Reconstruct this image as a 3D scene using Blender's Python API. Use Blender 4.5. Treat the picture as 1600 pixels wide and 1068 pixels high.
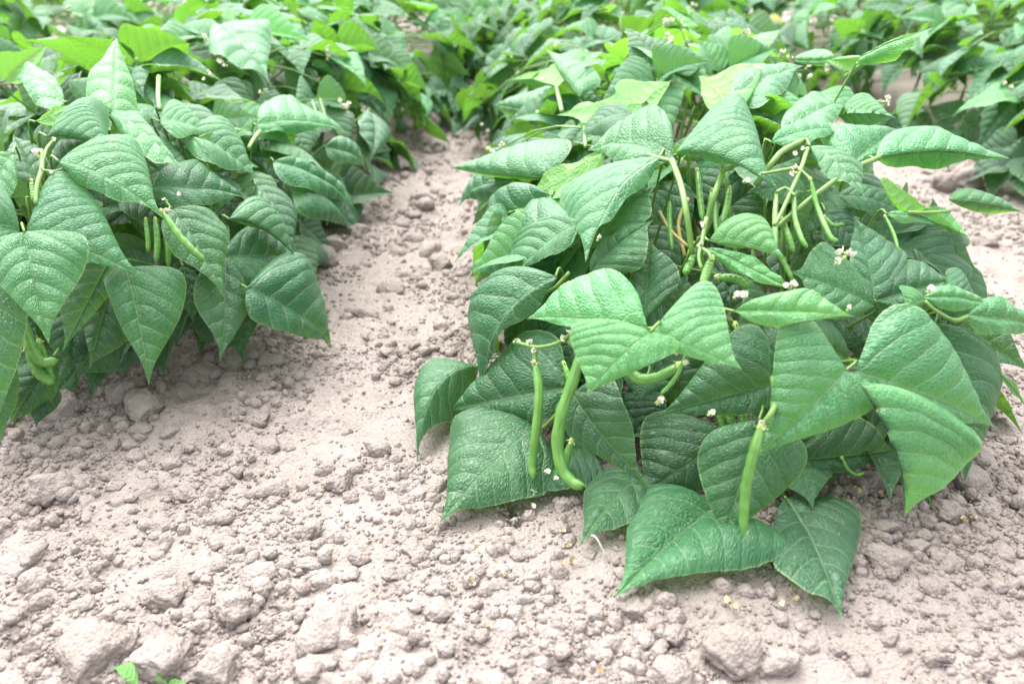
import bpy, bmesh, math, random
import numpy as np
from mathutils import Vector, Matrix

for o in list(bpy.data.objects):
    bpy.data.objects.remove(o)
SC = bpy.context.scene
COL = SC.collection
R = math.radians

# ------------------------------------------------------------------ camera
CAM_H = 0.52
PITCH, YAW = R(26.0), R(1.1)
FPX = 1400.0                       # focal length in photo pixels (1600 wide)
cam_d = bpy.data.cameras.new('camera')
cam_d.sensor_width = 36.0
cam_d.lens = FPX / 1600.0 * 36.0
cam_d.clip_start = 0.02
cam_d.clip_end = 500.0
cam = bpy.data.objects.new('camera', cam_d)
COL.objects.link(cam)
cam.location = (0, 0, CAM_H)
cam.rotation_euler = (R(90) - PITCH, 0, YAW)
cam_d.dof.use_dof = True
cam_d.dof.focus_distance = 0.90
cam_d.dof.aperture_fstop = 5.6
SC.camera = cam

# ------------------------------------------------------------------ sky and sun (bright overcast)
SUN_EL, SUN_ROT = R(64), R(-30)    # behind the plants, a little to the left
wd = bpy.data.worlds.new('World'); SC.world = wd; wd.use_nodes = True
wn = wd.node_tree.nodes; wl = wd.node_tree.links; wn.clear()
sky = wn.new('ShaderNodeTexSky'); sky.sky_type = 'NISHITA'; sky.sun_disc = False
sky.sun_elevation = SUN_EL; sky.sun_rotation = SUN_ROT
sky.air_density = 1.0; sky.dust_density = 4.0; sky.ozone_density = 1.0
hs = wn.new('ShaderNodeHueSaturation'); hs.inputs['Saturation'].default_value = 0.22
bg = wn.new('ShaderNodeBackground'); bg.inputs['Strength'].default_value = 0.125
wo = wn.new('ShaderNodeOutputWorld')
wl.new(sky.outputs[0], hs.inputs['Color']); wl.new(hs.outputs[0], bg.inputs[0]); wl.new(bg.outputs[0], wo.inputs[0])
sd = bpy.data.lights.new('sun', 'SUN'); sd.energy = 1.3; sd.angle = R(95); sd.color = (1.0, 0.97, 0.93)
sun = bpy.data.objects.new('sun', sd); COL.objects.link(sun); sun.location = (-1, 2, 4)
sdir = Vector((math.sin(SUN_ROT) * math.cos(SUN_EL), math.cos(SUN_ROT) * math.cos(SUN_EL), math.sin(SUN_EL)))
sun.rotation_euler = sdir.to_track_quat('Z', 'Y').to_euler()
SC.view_settings.view_transform = 'Standard'; SC.view_settings.look = 'None'
SC.view_settings.gamma = 1.0; SC.view_settings.use_curve_mapping = False
SC.view_settings.exposure = 2.40
SC.cycles.max_bounces = 4; SC.cycles.diffuse_bounces = 3; SC.cycles.glossy_bounces = 1; SC.cycles.transmission_bounces = 2; SC.cycles.caustics_reflective = False; SC.cycles.caustics_refractive = False

# ------------------------------------------------------------------ helpers
rng = np.random.default_rng(7)
random.seed(7)
C0 = np.array((0, 0, CAM_H))
_cp, _sp, _cy, _sy = math.cos(PITCH), math.sin(PITCH), math.cos(YAW), math.sin(YAW)
FWD = np.array((-_sy * _cp, _cy * _cp, -_sp))
RGT = np.array((_cy, _sy, 0.0))
UPV = np.cross(RGT, FWD)

def ray(px, py):
    d = FWD + RGT * ((px - 800) / FPX) - UPV * ((py - 534) / FPX)
    return d / np.linalg.norm(d)

def unit(v):
    n = np.linalg.norm(v)
    return v / n if n > 1e-9 else np.array((0, 0, 1.0))

_lat = np.random.default_rng(99).random((256, 256))
def vnoise(x, y):
    x = np.asarray(x, float); y = np.asarray(y, float)
    xi = np.floor(x).astype(int); yi = np.floor(y).astype(int)
    fx = x - xi; fy = y - yi
    fx = fx * fx * (3 - 2 * fx); fy = fy * fy * (3 - 2 * fy)
    a = _lat[xi & 255, yi & 255]; b = _lat[(xi + 1) & 255, yi & 255]
    c = _lat[xi & 255, (yi + 1) & 255]; d = _lat[(xi + 1) & 255, (yi + 1) & 255]
    return (a * (1 - fx) + b * fx) * (1 - fy) + (c * (1 - fx) + d * fx) * fy
def fbm(x, y, o=4):
    s = 0; a = 0.5; f = 1.0
    for k in range(o):
        s = s + a * vnoise(x * f + 17.3 * k, y * f + 9.1 * k); a *= 0.5; f *= 2.03
    return s

def tag(o, label=None, cat=None, group=None, kind=None):
    if label: o['label'] = label
    if cat: o['category'] = cat
    if group: o['group'] = group
    if kind: o['kind'] = kind
    return o

def empty(name, loc):
    o = bpy.data.objects.new(name, None); COL.objects.link(o)
    o.location = [float(v) for v in loc]; o.empty_display_size = 0.02
    return o

def mesh(name, v, f, mats, smooth=True, uv=None):
    if uv is not None: edge = uv[:, 2:]; uv = uv[:, :2]
    m = bpy.data.meshes.new(name)
    v = np.asarray(v, float); f = np.asarray(f, np.int32)
    k = f.shape[1]
    m.vertices.add(len(v)); m.vertices.foreach_set('co', v.ravel())
    m.loops.add(f.size); m.loops.foreach_set('vertex_index', f.ravel())
    m.polygons.add(len(f)); m.polygons.foreach_set('loop_start', np.arange(0, f.size, k, dtype=np.int32))
    m.polygons.foreach_set('use_smooth', np.full(len(f), smooth))
    if uv is not None:
        l = m.uv_layers.new(name='UVMap')
        l.data.foreach_set('uv', np.asarray(uv, np.float32)[f.ravel()].ravel())
        l = m.uv_layers.new(name='Edge')
        l.data.foreach_set('uv', np.asarray(edge, np.float32)[f.ravel()].ravel())
    for mm in (mats if isinstance(mats, (list, tuple)) else [mats]):
        m.materials.append(mm)
    m.update(calc_edges=True); m.validate()
    return m

def put(name, me, parent=None, mat=None, color=None):
    o = bpy.data.objects.new(name, me); COL.objects.link(o)
    if parent is not None: o.parent = parent
    if mat is not None: o.matrix_local = mat
    if color is not None: o.color = color
    return o

# ------------------------------------------------------------------ materials
class NT:
    def __init__(s, name):
        s.m = bpy.data.materials.new(name); s.m.use_nodes = True
        s.t = s.m.node_tree; s.t.nodes.clear()
    def n(s, typ, **kw):
        o = s.t.nodes.new(typ)
        for k, v in kw.items():
            setattr(o, k, v)
        return o
    def l(s, a, b): s.t.links.new(a, b)
    def math(s, op, a, b=None, c=None):
        o = s.n('ShaderNodeMath', operation=op)
        for i, x in enumerate((a, b, c)):
            if x is None: continue
            if isinstance(x, (int, float)): o.inputs[i].default_value = x
            else: s.l(x, o.inputs[i])
        return o.outputs[0]
    def mix(s, fac, a, b, typ='MIX'):
        o = s.n('ShaderNodeMix', data_type='RGBA', blend_type=typ)
        for i, x in ((0, fac), (6, a), (7, b)):
            if isinstance(x, (int, float)): o.inputs[i].default_value = x
            elif isinstance(x, tuple): o.inputs[i].default_value = (*x, 1)
            else: s.l(x, o.inputs[i])
        return o.outputs[2]
    def noise(s, vec, scale, detail=3, rough=0.55):
        o = s.n('ShaderNodeTexNoise'); o.inputs['Scale'].default_value = scale
        o.inputs['Detail'].default_value = detail; o.inputs['Roughness'].default_value = rough
        s.l(vec, o.inputs['Vector']); return o.outputs[0]
    def smooth(s, x, lo, hi, a=0.0, b=1.0):
        o = s.n('ShaderNodeMapRange', interpolation_type='SMOOTHSTEP')
        s.l(x, o.inputs[0])
        for i, v in zip((1, 2, 3, 4), (lo, hi, a, b)): o.inputs[i].default_value = v
        return o.outputs[0]

VK, VQ, VP = 0.46, 1.10, 0.160     # side veins: slope, curve and spacing in leaf lengths

def make_leaf_mat():
    t = NT('leaf_blade')
    uvn = t.n('ShaderNodeUVMap'); uvn.uv_map = 'UVMap'
    info = t.n('ShaderNodeObjectInfo')
    off = t.n('ShaderNodeVectorMath', operation='ADD')
    rnd = t.math('MULTIPLY', info.outputs['Random'], 37.0)
    comb = t.n('ShaderNodeCombineXYZ'); t.l(rnd, comb.inputs[0]); t.l(rnd, comb.inputs[1])
    t.l(uvn.outputs[0], off.inputs[0]); t.l(comb.outputs[0], off.inputs[1])
    P = off.outputs[0]
    sep = t.n('ShaderNodeSeparateXYZ'); t.l(uvn.outputs[0], sep.inputs[0])
    ax = t.math('ABSOLUTE', sep.outputs[0]); y = sep.outputs[1]
    nz = t.n('ShaderNodeTexNoise'); nz.inputs['Scale'].default_value = 4; nz.inputs['Detail'].default_value = 1
    t.l(P, nz.inputs['Vector'])
    wob = t.math('MULTIPLY', t.math('SUBTRACT', nz.outputs[0], 0.5), 0.11)
    # the two halves of a blade are slightly out of step
    side = t.math('MULTIPLY', t.math('GREATER_THAN', sep.outputs[0], 0.0), 0.045)
    yy = t.math('ADD', t.math('ADD', y, wob), side)
    ph = t.math('DIVIDE', t.math('SUBTRACT', t.math('SUBTRACT', yy, t.math('MULTIPLY', ax, VK)),
                t.math('MULTIPLY', t.math('MULTIPLY', ax, ax), VQ)), VP)
    fr = t.math('FRACT', ph)
    dv = t.math('MULTIPLY', t.math('MINIMUM', fr, t.math('SUBTRACT', 1.0, fr)), VP)
    wv = t.math('SUBTRACT', 0.0105, t.math('MULTIPLY', ax, 0.012))
    vein = t.math('SUBTRACT', 1.0, t.math('MINIMUM', 1.0, t.math('DIVIDE', dv, t.math('MAXIMUM', wv, 0.005))))
    wm = t.math('ADD', 0.006, t.math('MULTIPLY', t.math('SUBTRACT', 1.0, y), 0.009))
    rib = t.math('SUBTRACT', 1.0, t.math('MINIMUM', 1.0, t.math('DIVIDE', ax, wm)))
    vm = t.math('MAXIMUM', t.math('MULTIPLY', vein, 0.75), rib)
    # cross veinlets run from side vein to side vein: cells stretched along the side veins' normals
    u2 = t.math('ADD', t.math('MULTIPLY', sep.outputs[0], 1.25), t.math('MULTIPLY', nz.outputs[0], 0.05))
    cv = t.n('ShaderNodeCombineXYZ'); t.l(t.math('ADD', u2, rnd), cv.inputs[0]); t.l(t.math('MULTIPLY', ph, VP * 1.0), cv.inputs[1])
    vor = t.n('ShaderNodeTexVoronoi', feature='DISTANCE_TO_EDGE'); vor.inputs['Scale'].default_value = 34
    t.l(cv.outputs[0], vor.inputs['Vector'])
    cell = t.smooth(vor.outputs['Distance'], 0.0, 0.30)
    geo = t.n('ShaderNodeNewGeometry')
    back = geo.outputs['Backfacing']
    col = info.outputs['Color']
    n3_ = t.noise(P, 3.0, 3)
    n20 = t.noise(P, 30, 2)
    c1 = t.mix(t.smooth(n3_, 0.35, 0.7), col, t.mix(1.0, col, (1.40, 1.25, 1.2), 'MULTIPLY'))
    c1 = t.mix(t.math('MULTIPLY', t.math('SUBTRACT', 1.0, cell), 0.34), c1, t.mix(1.0, c1, (1.7, 1.5, 1.5), 'MULTIPLY'))
    pale = t.mix(0.6, col, (0.30, 0.46, 0.26))
    c1 = t.mix(t.math('MULTIPLY', vm, 0.95), c1, pale)
    # dusty specks and small blemishes on the blade
    spk = t.math('MULTIPLY', t.smooth(n20, 0.66, 0.74), t.smooth(n3_, 0.5, 0.62))
    c1 = t.mix(t.math('MULTIPLY', spk, 0.5), c1, (0.40, 0.42, 0.28))
    dust_sheen = t.math('MULTIPLY', t.smooth(n3_, 0.40, 0.72), 0.05)  # pale veil: thin dust, plus sky sheen put into the colour
    c1 = t.mix(dust_sheen, c1, (0.34, 0.38, 0.33))
    bl = t.math('MULTIPLY', t.smooth(n20, 0.71, 0.75), t.smooth(info.outputs['Random'], 0.35, 0.5))
    c1 = t.mix(t.math('MULTIPLY', bl, 0.7), c1, (0.30, 0.23, 0.10))
    under = t.mix(0.5, t.mix(1.0, col, (1.9, 1.5, 1.0), 'MULTIPLY'), (0.15, 0.25, 0.07))
    under = t.mix(t.math('MULTIPLY', vm, 0.6), under, (0.36, 0.48, 0.18))
    ed = t.n('ShaderNodeUVMap'); ed.uv_map = 'Edge'
    se = t.n('ShaderNodeSeparateXYZ'); t.l(ed.outputs[0], se.inputs[0])
    rim = t.smooth(t.math('ABSOLUTE', se.outputs[0]), 0.965, 0.99)
    base = t.mix(back, c1, under)
    base = t.mix(t.math('MULTIPLY', rim, 0.35), base, (0.38, 0.50, 0.20))
    # relief: pillows between the side veins, ripples across them, a sunken midrib
    hq = t.math('POWER', t.math('ABSOLUTE', t.math('SINE', t.math('MULTIPLY', ph, math.pi))), 0.62)
    h = t.math('ADD', t.math('MULTIPLY', hq, 1.15), t.math('MULTIPLY', cell, 0.38))
    h = t.math('SUBTRACT', h, t.math('MULTIPLY', rib, 0.8))
    h = t.math('ADD', h, t.math('MULTIPLY', n20, 0.12))
    bump = t.n('ShaderNodeBump'); bump.inputs['Strength'].default_value = 0.75
    bump.inputs['Distance'].default_value = 0.0023
    t.l(h, bump.inputs['Height'])
    pr = t.n('ShaderNodeBsdfPrincipled')
    t.l(base, pr.inputs['Base Color']); t.l(bump.outputs[0], pr.inputs['Normal'])
    ro = t.smooth(n3_, 0.3, 0.75, 0.42, 0.54)
    t.l(t.math('ADD', ro, t.math('MULTIPLY', back, 0.25)), pr.inputs['Roughness'])
    pr.inputs['Specular IOR Level'].default_value = 0.78
    pr.inputs['Sheen Weight'].default_value = 0.09      # short hairs on bean leaves
    pr.inputs['Sheen Roughness'].default_value = 0.45
    pr.inputs['Sheen Tint'].default_value = (0.80, 1.0, 0.88, 1)
    tr = t.n('ShaderNodeBsdfTranslucent')
    tc = t.mix(0.42, t.mix(1.0, col, (3.6, 2.7, 0.75), 'MULTIPLY'), (0.30, 0.54, 0.035))
    tc = t.mix(t.math('MULTIPLY', vm, 0.45), tc, (0.34, 0.46, 0.10))
    t.l(tc, tr.inputs[0]); t.l(bump.outputs[0], tr.inputs['Normal'])
    mx = t.n('ShaderNodeMixShader'); mx.inputs[0].default_value = 0.32
    t.l(pr.outputs[0], mx.inputs[1]); t.l(tr.outputs[0], mx.inputs[2])
    out = t.n('ShaderNodeOutputMaterial'); t.l(mx.outputs[0], out.inputs[0])
    return t.m
M_LEAF = make_leaf_mat()

def make_green(name, c1, c2, rough, scale=60, sss=True):
    t = NT(name)
    tc = t.n('ShaderNodeTexCoord'); P = tc.outputs['Object']
    info = t.n('ShaderNodeObjectInfo')
    f = t.noise(P, scale, 3)
    c = t.mix(t.smooth(f, 0.3, 0.7), c1, c2)
    c = t.mix(t.math('MULTIPLY', info.outputs['Random'], 0.35), c, t.mix(1.0, c, (0.7, 0.75, 0.7), 'MULTIPLY'))
    pr = t.n('ShaderNodeBsdfPrincipled'); t.l(c, pr.inputs['Base Color'])
    pr.inputs['Roughness'].default_value = rough
    b = t.n('ShaderNodeBump'); b.inputs['Strength'].default_value = 0.35; b.inputs['Distance'].default_value = 0.0006
    t.l(t.noise(P, scale * 9, 3), b.inputs['Height']); t.l(b.outputs[0], pr.inputs['Normal'])
    out = t.n('ShaderNodeOutputMaterial'); t.l(pr.outputs[0], out.inputs[0])
    return t.m
M_STEM = make_green('stem_green', (0.09, 0.20, 0.035), (0.14, 0.26, 0.05), 0.45)
M_POD = make_green('pod_green', (0.085, 0.235, 0.040), (0.135, 0.31, 0.065), 0.36, 40)
M_CALYX = make_green('calyx_green', (0.26, 0.40, 0.10), (0.38, 0.48, 0.16), 0.6, 200)
M_PETAL = make_green('petal_cream', (0.80, 0.74, 0.58), (0.86, 0.83, 0.76), 0.6, 300)
M_DRYPETAL = make_green('petal_dry', (0.48, 0.37, 0.20), (0.62, 0.52, 0.34), 0.8, 250)
M_HUSK = make_green('husk_dark', (0.05, 0.035, 0.04), (0.11, 0.085, 0.085), 0.6, 300)
M_ROOT = make_green('root_pale', (0.45, 0.40, 0.34), (0.55, 0.50, 0.43), 0.8, 300)
M_DRYSTEM = make_green('stem_dry', (0.34, 0.26, 0.08), (0.42, 0.34, 0.14), 0.6, 100)

def make_soil(name, bumpd):
    t = NT(name)
    tc = t.n('ShaderNodeNewGeometry'); P = tc.outputs['Position']
    info = t.n('ShaderNodeObjectInfo')
    a = t.noise(P, 11, 3, 0.6); b = t.noise(P, 130, 3, 0.7); c = t.noise(P, 620, 3, 0.7)
    col = t.mix(t.smooth(a, 0.3, 0.7), (0.226, 0.191, 0.170), (0.276, 0.238, 0.216))
    col = t.mix(t.smooth(b, 0.40, 0.72, 0.0, 0.6), col, (0.300, 0.262, 0.240))
    col = t.mix(t.smooth(c, 0.56, 0.80, 0.0, 0.55), col, (0.180, 0.148, 0.130))
    col = t.mix(t.math('MULTIPLY', info.outputs['Random'], 0.22), col, (0.300, 0.262, 0.240))
    pr = t.n('ShaderNodeBsdfPrincipled'); t.l(col, pr.inputs['Base Color'])
    pr.inputs['Roughness'].default_value = 0.95; pr.inputs['Specular IOR Level'].default_value = 0.1
    vor = t.n('ShaderNodeTexVoronoi'); vor.inputs['Scale'].default_value = 300; t.l(P, vor.inputs['Vector'])
    h = t.math('ADD', t.math('MULTIPLY', b, 0.55), t.math('MULTIPLY', c, 0.45))
    h = t.math('SUBTRACT', h, t.math('MULTIPLY', vor.outputs['Distance'], 0.75))
    bp = t.n('ShaderNodeBump'); bp.inputs['Strength'].default_value = 1.0; bp.inputs['Distance'].default_value = bumpd
    t.l(h, bp.inputs['Height']); t.l(bp.outputs[0], pr.inputs['Normal'])
    out = t.n('ShaderNodeOutputMaterial'); t.l(pr.outputs[0], out.inputs[0])
    return t.m
M_SOIL = make_soil('dry_soil', 0.0026)
M_CLOD = make_soil('dry_soil_clod', 0.0026)

# ------------------------------------------------------------------ rows (the beds run along +y)
# name, centre x, half width, height, first y of the full cross-section, length of the rounded end
ROWS = {
    'left':   dict(x=-0.62, a=0.36, h=0.315, y0=1.08, b=0.34, y1=4.6),
    'middle': dict(x=0.25, a=0.33, h=0.315, y0=0.98, b=0.33, y1=4.6),
    'right':  dict(x=1.25, a=0.36, h=0.33, y0=1.35, b=0.35, y1=4.6),
    'outer_left':  dict(x=-1.50, a=0.38, h=0.32, y0=1.8, b=0.35, y1=4.6),
    'outer_right': dict(x=2.15, a=0.38, h=0.32, y0=2.2, b=0.35, y1=4.6),
}

def soil_h(x, y):
    x = np.asarray(x, float); y = np.asarray(y, float)
    z = np.zeros_like(x)
    for r in ROWS.values():
        dx = np.abs(x - r['x'])
        ridge = np.clip(1 - dx / 0.42, 0, 1); ridge = ridge * ridge * (3 - 2 * ridge)
        fade = np.clip((y - (r['y0'] - 0.62)) / 0.35, 0, 1); fade = fade * fade * (3 - 2 * fade)
        z += 0.030 * ridge * fade
    near = np.exp(-np.maximum(y - 3, 0) / 2.0)
    z += (fbm(x * 5 + 3, y * 5 + 1, 3) - 0.44) * 0.030 * near
    z += (fbm(x * 26 + 30, y * 26 + 11, 3) - 0.44) * 0.014 * near
    return z - 0.004

_h1 = np.random.default_rng(3).random((256, 256)); _h2 = np.random.default_rng(4).random((256, 256)); _h3 = np.random.default_rng(5).random((256, 256))
def worley(x, y, size, seed=0):
    """packed rounded lumps: height 0..1 of the lump whose middle is nearest"""
    x = x / size + seed * 31; y = y / size + seed * 17
    xi = np.floor(x).astype(int); yi = np.floor(y).astype(int)
    best = np.zeros_like(x)
    for i in (-1, 0, 1):
        for j in (-1, 0, 1):
            a, b = (xi + i) & 255, (yi + j) & 255
            cx, cy, r = xi + i + _h1[a, b], yi + j + _h2[a, b], 0.35 + 0.55 * _h3[a, b]
            d2 = ((x - cx) ** 2 + (y - cy) ** 2) / r ** 2
            best = np.maximum(best, r * np.sqrt(np.clip(1 - d2, 0, None)))
    return best
def soft(x, y): return np.clip((fbm(x * 4.3 + 50, y * 4.3 + 20, 2) - 0.18) * 5, 0.35, 1) * np.where((x > .12) & (y < .62), np.clip(.35 + (y - .5) * 2, .3, 1), 1)
def lumps(x, y):
    x = np.asarray(x, float); y = np.asarray(y, float)
    wx = x + (vnoise(x * 70, y * 70) - .5) * .012; wy = y + (vnoise(x * 70 + 40, y * 70) - .5) * .012
    sm = soft(x, y)
    return sm * (worley(wx, wy, .034, 1) * .011 * np.clip(vnoise(x * 9, y * 9) * 2.4 - .8, 0, 1) + worley(wx, wy, .019, 2) * .0062 * np.clip(vnoise(x * 16 + 7, y * 16) * 2.4 - .55, 0, 1) + worley(wx, wy, .0095, 3) * .0030) - .0035 * sm

# ------------------------------------------------------------------ ground
def axis(segs):
    out = []
    for a, b, d in segs:
        n = max(1, int(round((b - a) / d)))
        out += list(np.linspace(a, b, n, endpoint=False))
    out.append(segs[-1][1])
    return np.array(out)
gx = axis([(-60, -8, 6.5), (-8, -2.5, 0.5), (-2.5, -0.95, 0.03), (-0.95, 1.05, 0.0036), (1.05, 2.6, 0.03), (2.6, 8, 0.5), (8, 60, 6.5)])
gy = axis([(-30, -2, 4), (-2, 0.1, 0.15), (0.1, 0.42, 0.02), (0.42, 1.25, 0.0034), (1.25, 2.0, 0.006), (2.0, 3.2, 0.014), (3.2, 6, 0.06), (6, 20, 0.8), (20, 120, 7)])
GX, GY = np.meshgrid(gx, gy, indexing='ij')
GZ = soil_h(GX, GY)
core = ((GX > -1.0) & (GX < 1.1) & (GY > 0.38) & (GY < 3.2)).astype(float)
GZ = GZ + core * (lumps(GX, GY) + (fbm(GX * 120, GY * 120, 2) - .37) * .004)
# shrinkage cracks near the foot of the front plants
for (x0, y0, x1, y1) in [(0.325, 0.655, 0.315, 0.625), (0.315, 0.625, 0.300, 0.612), (0.40, 0.75, 0.425, 0.725), (0.425, 0.725, 0.42, 0.70),
                         (0.335, 0.70, 0.30, 0.705), (0.45, 0.60, 0.46, 0.575), (-0.02, 0.70, -0.005, 0.66)]:
    dx, dy = x1 - x0, y1 - y0; L2 = dx * dx + dy * dy
    jx = GX + (vnoise(GX * 200, GY * 200) - .5) * 0.008; jy = GY + (vnoise(GX * 200 + 9, GY * 200) - .5) * 0.008
    tt = np.clip(((jx - x0) * dx + (jy - y0) * dy) / L2, 0, 1)
    dd = np.hypot(jx - x0 - tt * dx, jy - y0 - tt * dy)
    GZ -= 0.016 * np.exp(-(dd / 0.0038) ** 2)
nx, ny = len(gx), len(gy)
idx = np.arange(nx * ny).reshape(nx, ny)
gf = np.stack([idx[:-1, :-1], idx[1:, :-1], idx[1:, 1:], idx[:-1, 1:]], -1).reshape(-1, 4)
ground = put('ground', mesh('ground', np.stack([GX, GY, GZ], -1).reshape(-1, 3), gf, M_SOIL))
tag(ground, 'pale dry crumbly soil of the bean field', 'ground', kind='structure')

def ground_at(px, py, dz=0.0):
    d = ray(px, py); s = (CAM_H - 0.01) / -d[2]
    for _ in range(6):
        p = C0 + d * s
        z = float(soil_h(p[0], p[1])) + dz
        s = (CAM_H - z) / -d[2]
    return C0 + d * s

# ------------------------------------------------------------------ clods and crumbs
def ico(sub):
    bm = bmesh.new(); bmesh.ops.create_icosphere(bm, subdivisions=sub, radius=1.0)
    v = np.array([x.co[:] for x in bm.verts]); f = np.array([[q.index for q in p.verts] for p in bm.faces]); bm.free()
    return v, f
ICO = {s: ico(s) for s in (1, 2, 3, 4)}

def n3(v, f, seed):
    return (fbm(v[:, 0] * f + seed * 3.1 + 40, v[:, 1] * f + v[:, 2] * f * 0.7 + 40, 3)
            + fbm(v[:, 2] * f + seed * 1.7 + 80, v[:, 0] * f * 0.6 - v[:, 1] * f + 90, 3)) - 0.88

def clod_mesh(seed, sub):
    g = np.random.default_rng(seed)
    v, f = ICO[sub]; v = v.copy()
    v *= g.uniform(0.75, 1.2, 3) * np.array((1, 1, 0.8))
    for _ in range(g.integers(6, 10)):              # broken faces
        n = unit(g.normal(size=3)); d = g.uniform(0.56, 0.86)
        h = v @ n - d
        v -= np.clip(h, 0, None)[:, None] * n * 0.96
    r = np.linalg.norm(v, axis=1, keepdims=True); u = v / r
    v = u * r * (1 + 0.26 * n3(u, 1.6, seed)[:, None] + 0.26 * n3(u, 5, seed + 5)[:, None] + (0.16 * n3(u, 13, seed + 9)[:, None] if sub >= 3 else 0))
    return mesh('clod', v, f, M_CLOD)
BIG = [clod_mesh(100 + k, 4) for k in range(8)]
MED = [clod_mesh(200 + k, 3) for k in range(9)]

def place_clod(me, p, r, g, label, group=None, sq=0.8, rz=None):
    o = put('soil_clod', me)
    o.rotation_euler = (g.uniform(-.5, .5), g.uniform(-.5, .5), g.uniform(0, 6.28) if rz is None else rz)
    o.scale = (r * g.uniform(.85, 1.15), r * g.uniform(.85, 1.15), r * sq)
    o.location = (p[0], p[1], p[2])
    return tag(o, label, 'soil clod', group)

g = np.random.default_rng(21)
HC = [  # photo pixel of the clod's middle, its width in pixels, what singles it out
    (258, 930, 74, 'pale oblong soil clod, left end of the three clods in a line at bottom left'),
    (307, 945, 46, 'small rounded soil clod in the middle of the three clods in a line'),
    (368, 950, 74, 'squarish soil clod, right end of the three clods in a line at bottom left'),
    (515, 988, 104, 'largest rounded soil clod in the lower left foreground'),
    (571, 1022, 50, 'angular soil clod touching the right side of the largest foreground clod'),
    (152, 1012, 112, 'broad flat soil clod at the bottom left above the curved seedling leaf'),
    (250, 1030, 104, 'broad soil clod behind the two green seedlings'),
    (345, 1045, 78, 'low soil clod right of the two seedlings at the bottom edge'),
    (488, 1050, 66, 'soil clod cut by the bottom edge below the largest clod'),
    (487, 828, 42, 'pale egg shaped soil clod standing alone in the left foreground'),
    (290, 775, 46, 'rounded soil clod in the left foreground, middle distance'),
    (225, 752, 36, 'small upright soil clod left of the rounded one in the left foreground'),
    (185, 615, 46, 'left one of two smooth clods under the drooping leaves of the left row'),
    (227, 632, 60, 'right one of two smooth clods under the drooping leaves of the left row'),
    (95, 640, 70, 'rough soil clod half under the front leaves of the left row'),
    (85, 765, 66, 'low soil clod at the left edge of the photo below the left row'),
    (530, 750, 46, 'soil clod with a dark gap beside it in the middle foreground'),
    (590, 700, 40, 'soil clod in the furrow mouth left of the folded leaf'),
    (1145, 1020, 92, 'large wedge shaped soil clod at the bottom right of the middle plant'),
    (1050, 1056, 74, 'soil clod cut by the bottom edge left of the wedge shaped clod'),
    (1215, 1035, 60, 'soft rounded soil clod right of the wedge shaped clod'),
    (1385, 712, 58, 'shaded upright soil clod under the right side of the middle plant'),
    (1365, 655, 52, 'dark shaded soil clod in the gap between the right leaves'),
    (1502, 748, 78, 'cracked soil clod beside the hanging leaf tip at right'),
    (1480, 800, 54, 'soil clod below the cracked one at right'),
    (1385, 875, 60, 'soil clod with a crack beside it at lower right'),
    (830, 905, 38, 'soil clod in front of the middle plant below the fallen petals'),
    (1010, 1000, 40, 'left one of a pair of small clods below the lowest bean leaf'),
    (1050, 992, 40, 'right one of a pair of small clods below the lowest bean leaf'),
    (690, 412, 44, 'rounded soil clod lying in the furrow'),
    (520, 385, 54, 'soil clod beside the left row halfway up the furrow'),
    (497, 405, 60, 'soil clod at the foot of the left row in the furrow'),
    (560, 365, 46, 'pale soil clod in the furrow just off the left leaf tips'),
    (1470, 288, 46, 'rounded soil clod in the right hand furrow'),
    (1508, 282, 62, 'larger soil clod at the foot of the right row'),
    (1540, 380, 40, 'soil clod in the right hand furrow below the pale leaf'),
]
for k, (px, py, w, lab) in enumerate(HC):
    p = ground_at(px, py + w * 0.12)
    dist = np.linalg.norm(p - C0)
    r = 0.5 * w * dist / FPX
    p[2] = float(soil_h(p[0], p[1])) + r * 0.25
    place_clod(BIG[k % 8], p, r * .98, g, lab, 'large soil clods', 0.90)
HCP = None

def row_d(x, y):
    """>1 outside the foliage of every row"""
    v = np.full(np.shape(x), 9.0)
    for r in ROWS.values():
        q = ((x - r['x']) / r['a']) ** 2 + (np.clip(r['y0'] - y, 0, None) / r['b']) ** 2
        v = np.minimum(v, q)
    return v

# medium clods: 240 of them as individuals
n = 0
while n < 250:
    y = 0.46 * (5.2 ** g.random()); x = g.uniform(-0.62, 0.64) * (y * .86 + .26)
    if row_d(x, y) < (.35 if y < 1.2 else .75) or g.random() > float(np.clip((fbm(x * 4.3 + 50, y * 4.3 + 20, 2) - 0.18) * 4, 0.25, 1)): continue
    r = 0.0062 * (1 + 1.5 * g.random() ** 2.4) * (0.8 + 0.45 * y)
    if x > 0.15 and y < 0.62: r *= 0.7
    z = float(soil_h(x, y) + lumps(x, y)) + r * 0.02
    place_clod(MED[n % 9], (x, y, z), r, g,
                'small soil clod lying in the furrow between the left and middle rows' if x < .0 and y > .95 else
                'small soil clod on the bare soil right of the middle row' if x > .3 and y > .62 else
                'small soil clod on the smooth soil at the bottom right' if x > .12 else
                'small soil clod in front of the left row at the left' if x < -.25 else
                'small soil clod in the open foreground left of the middle row', 'small soil clods')
    n += 1

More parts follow.
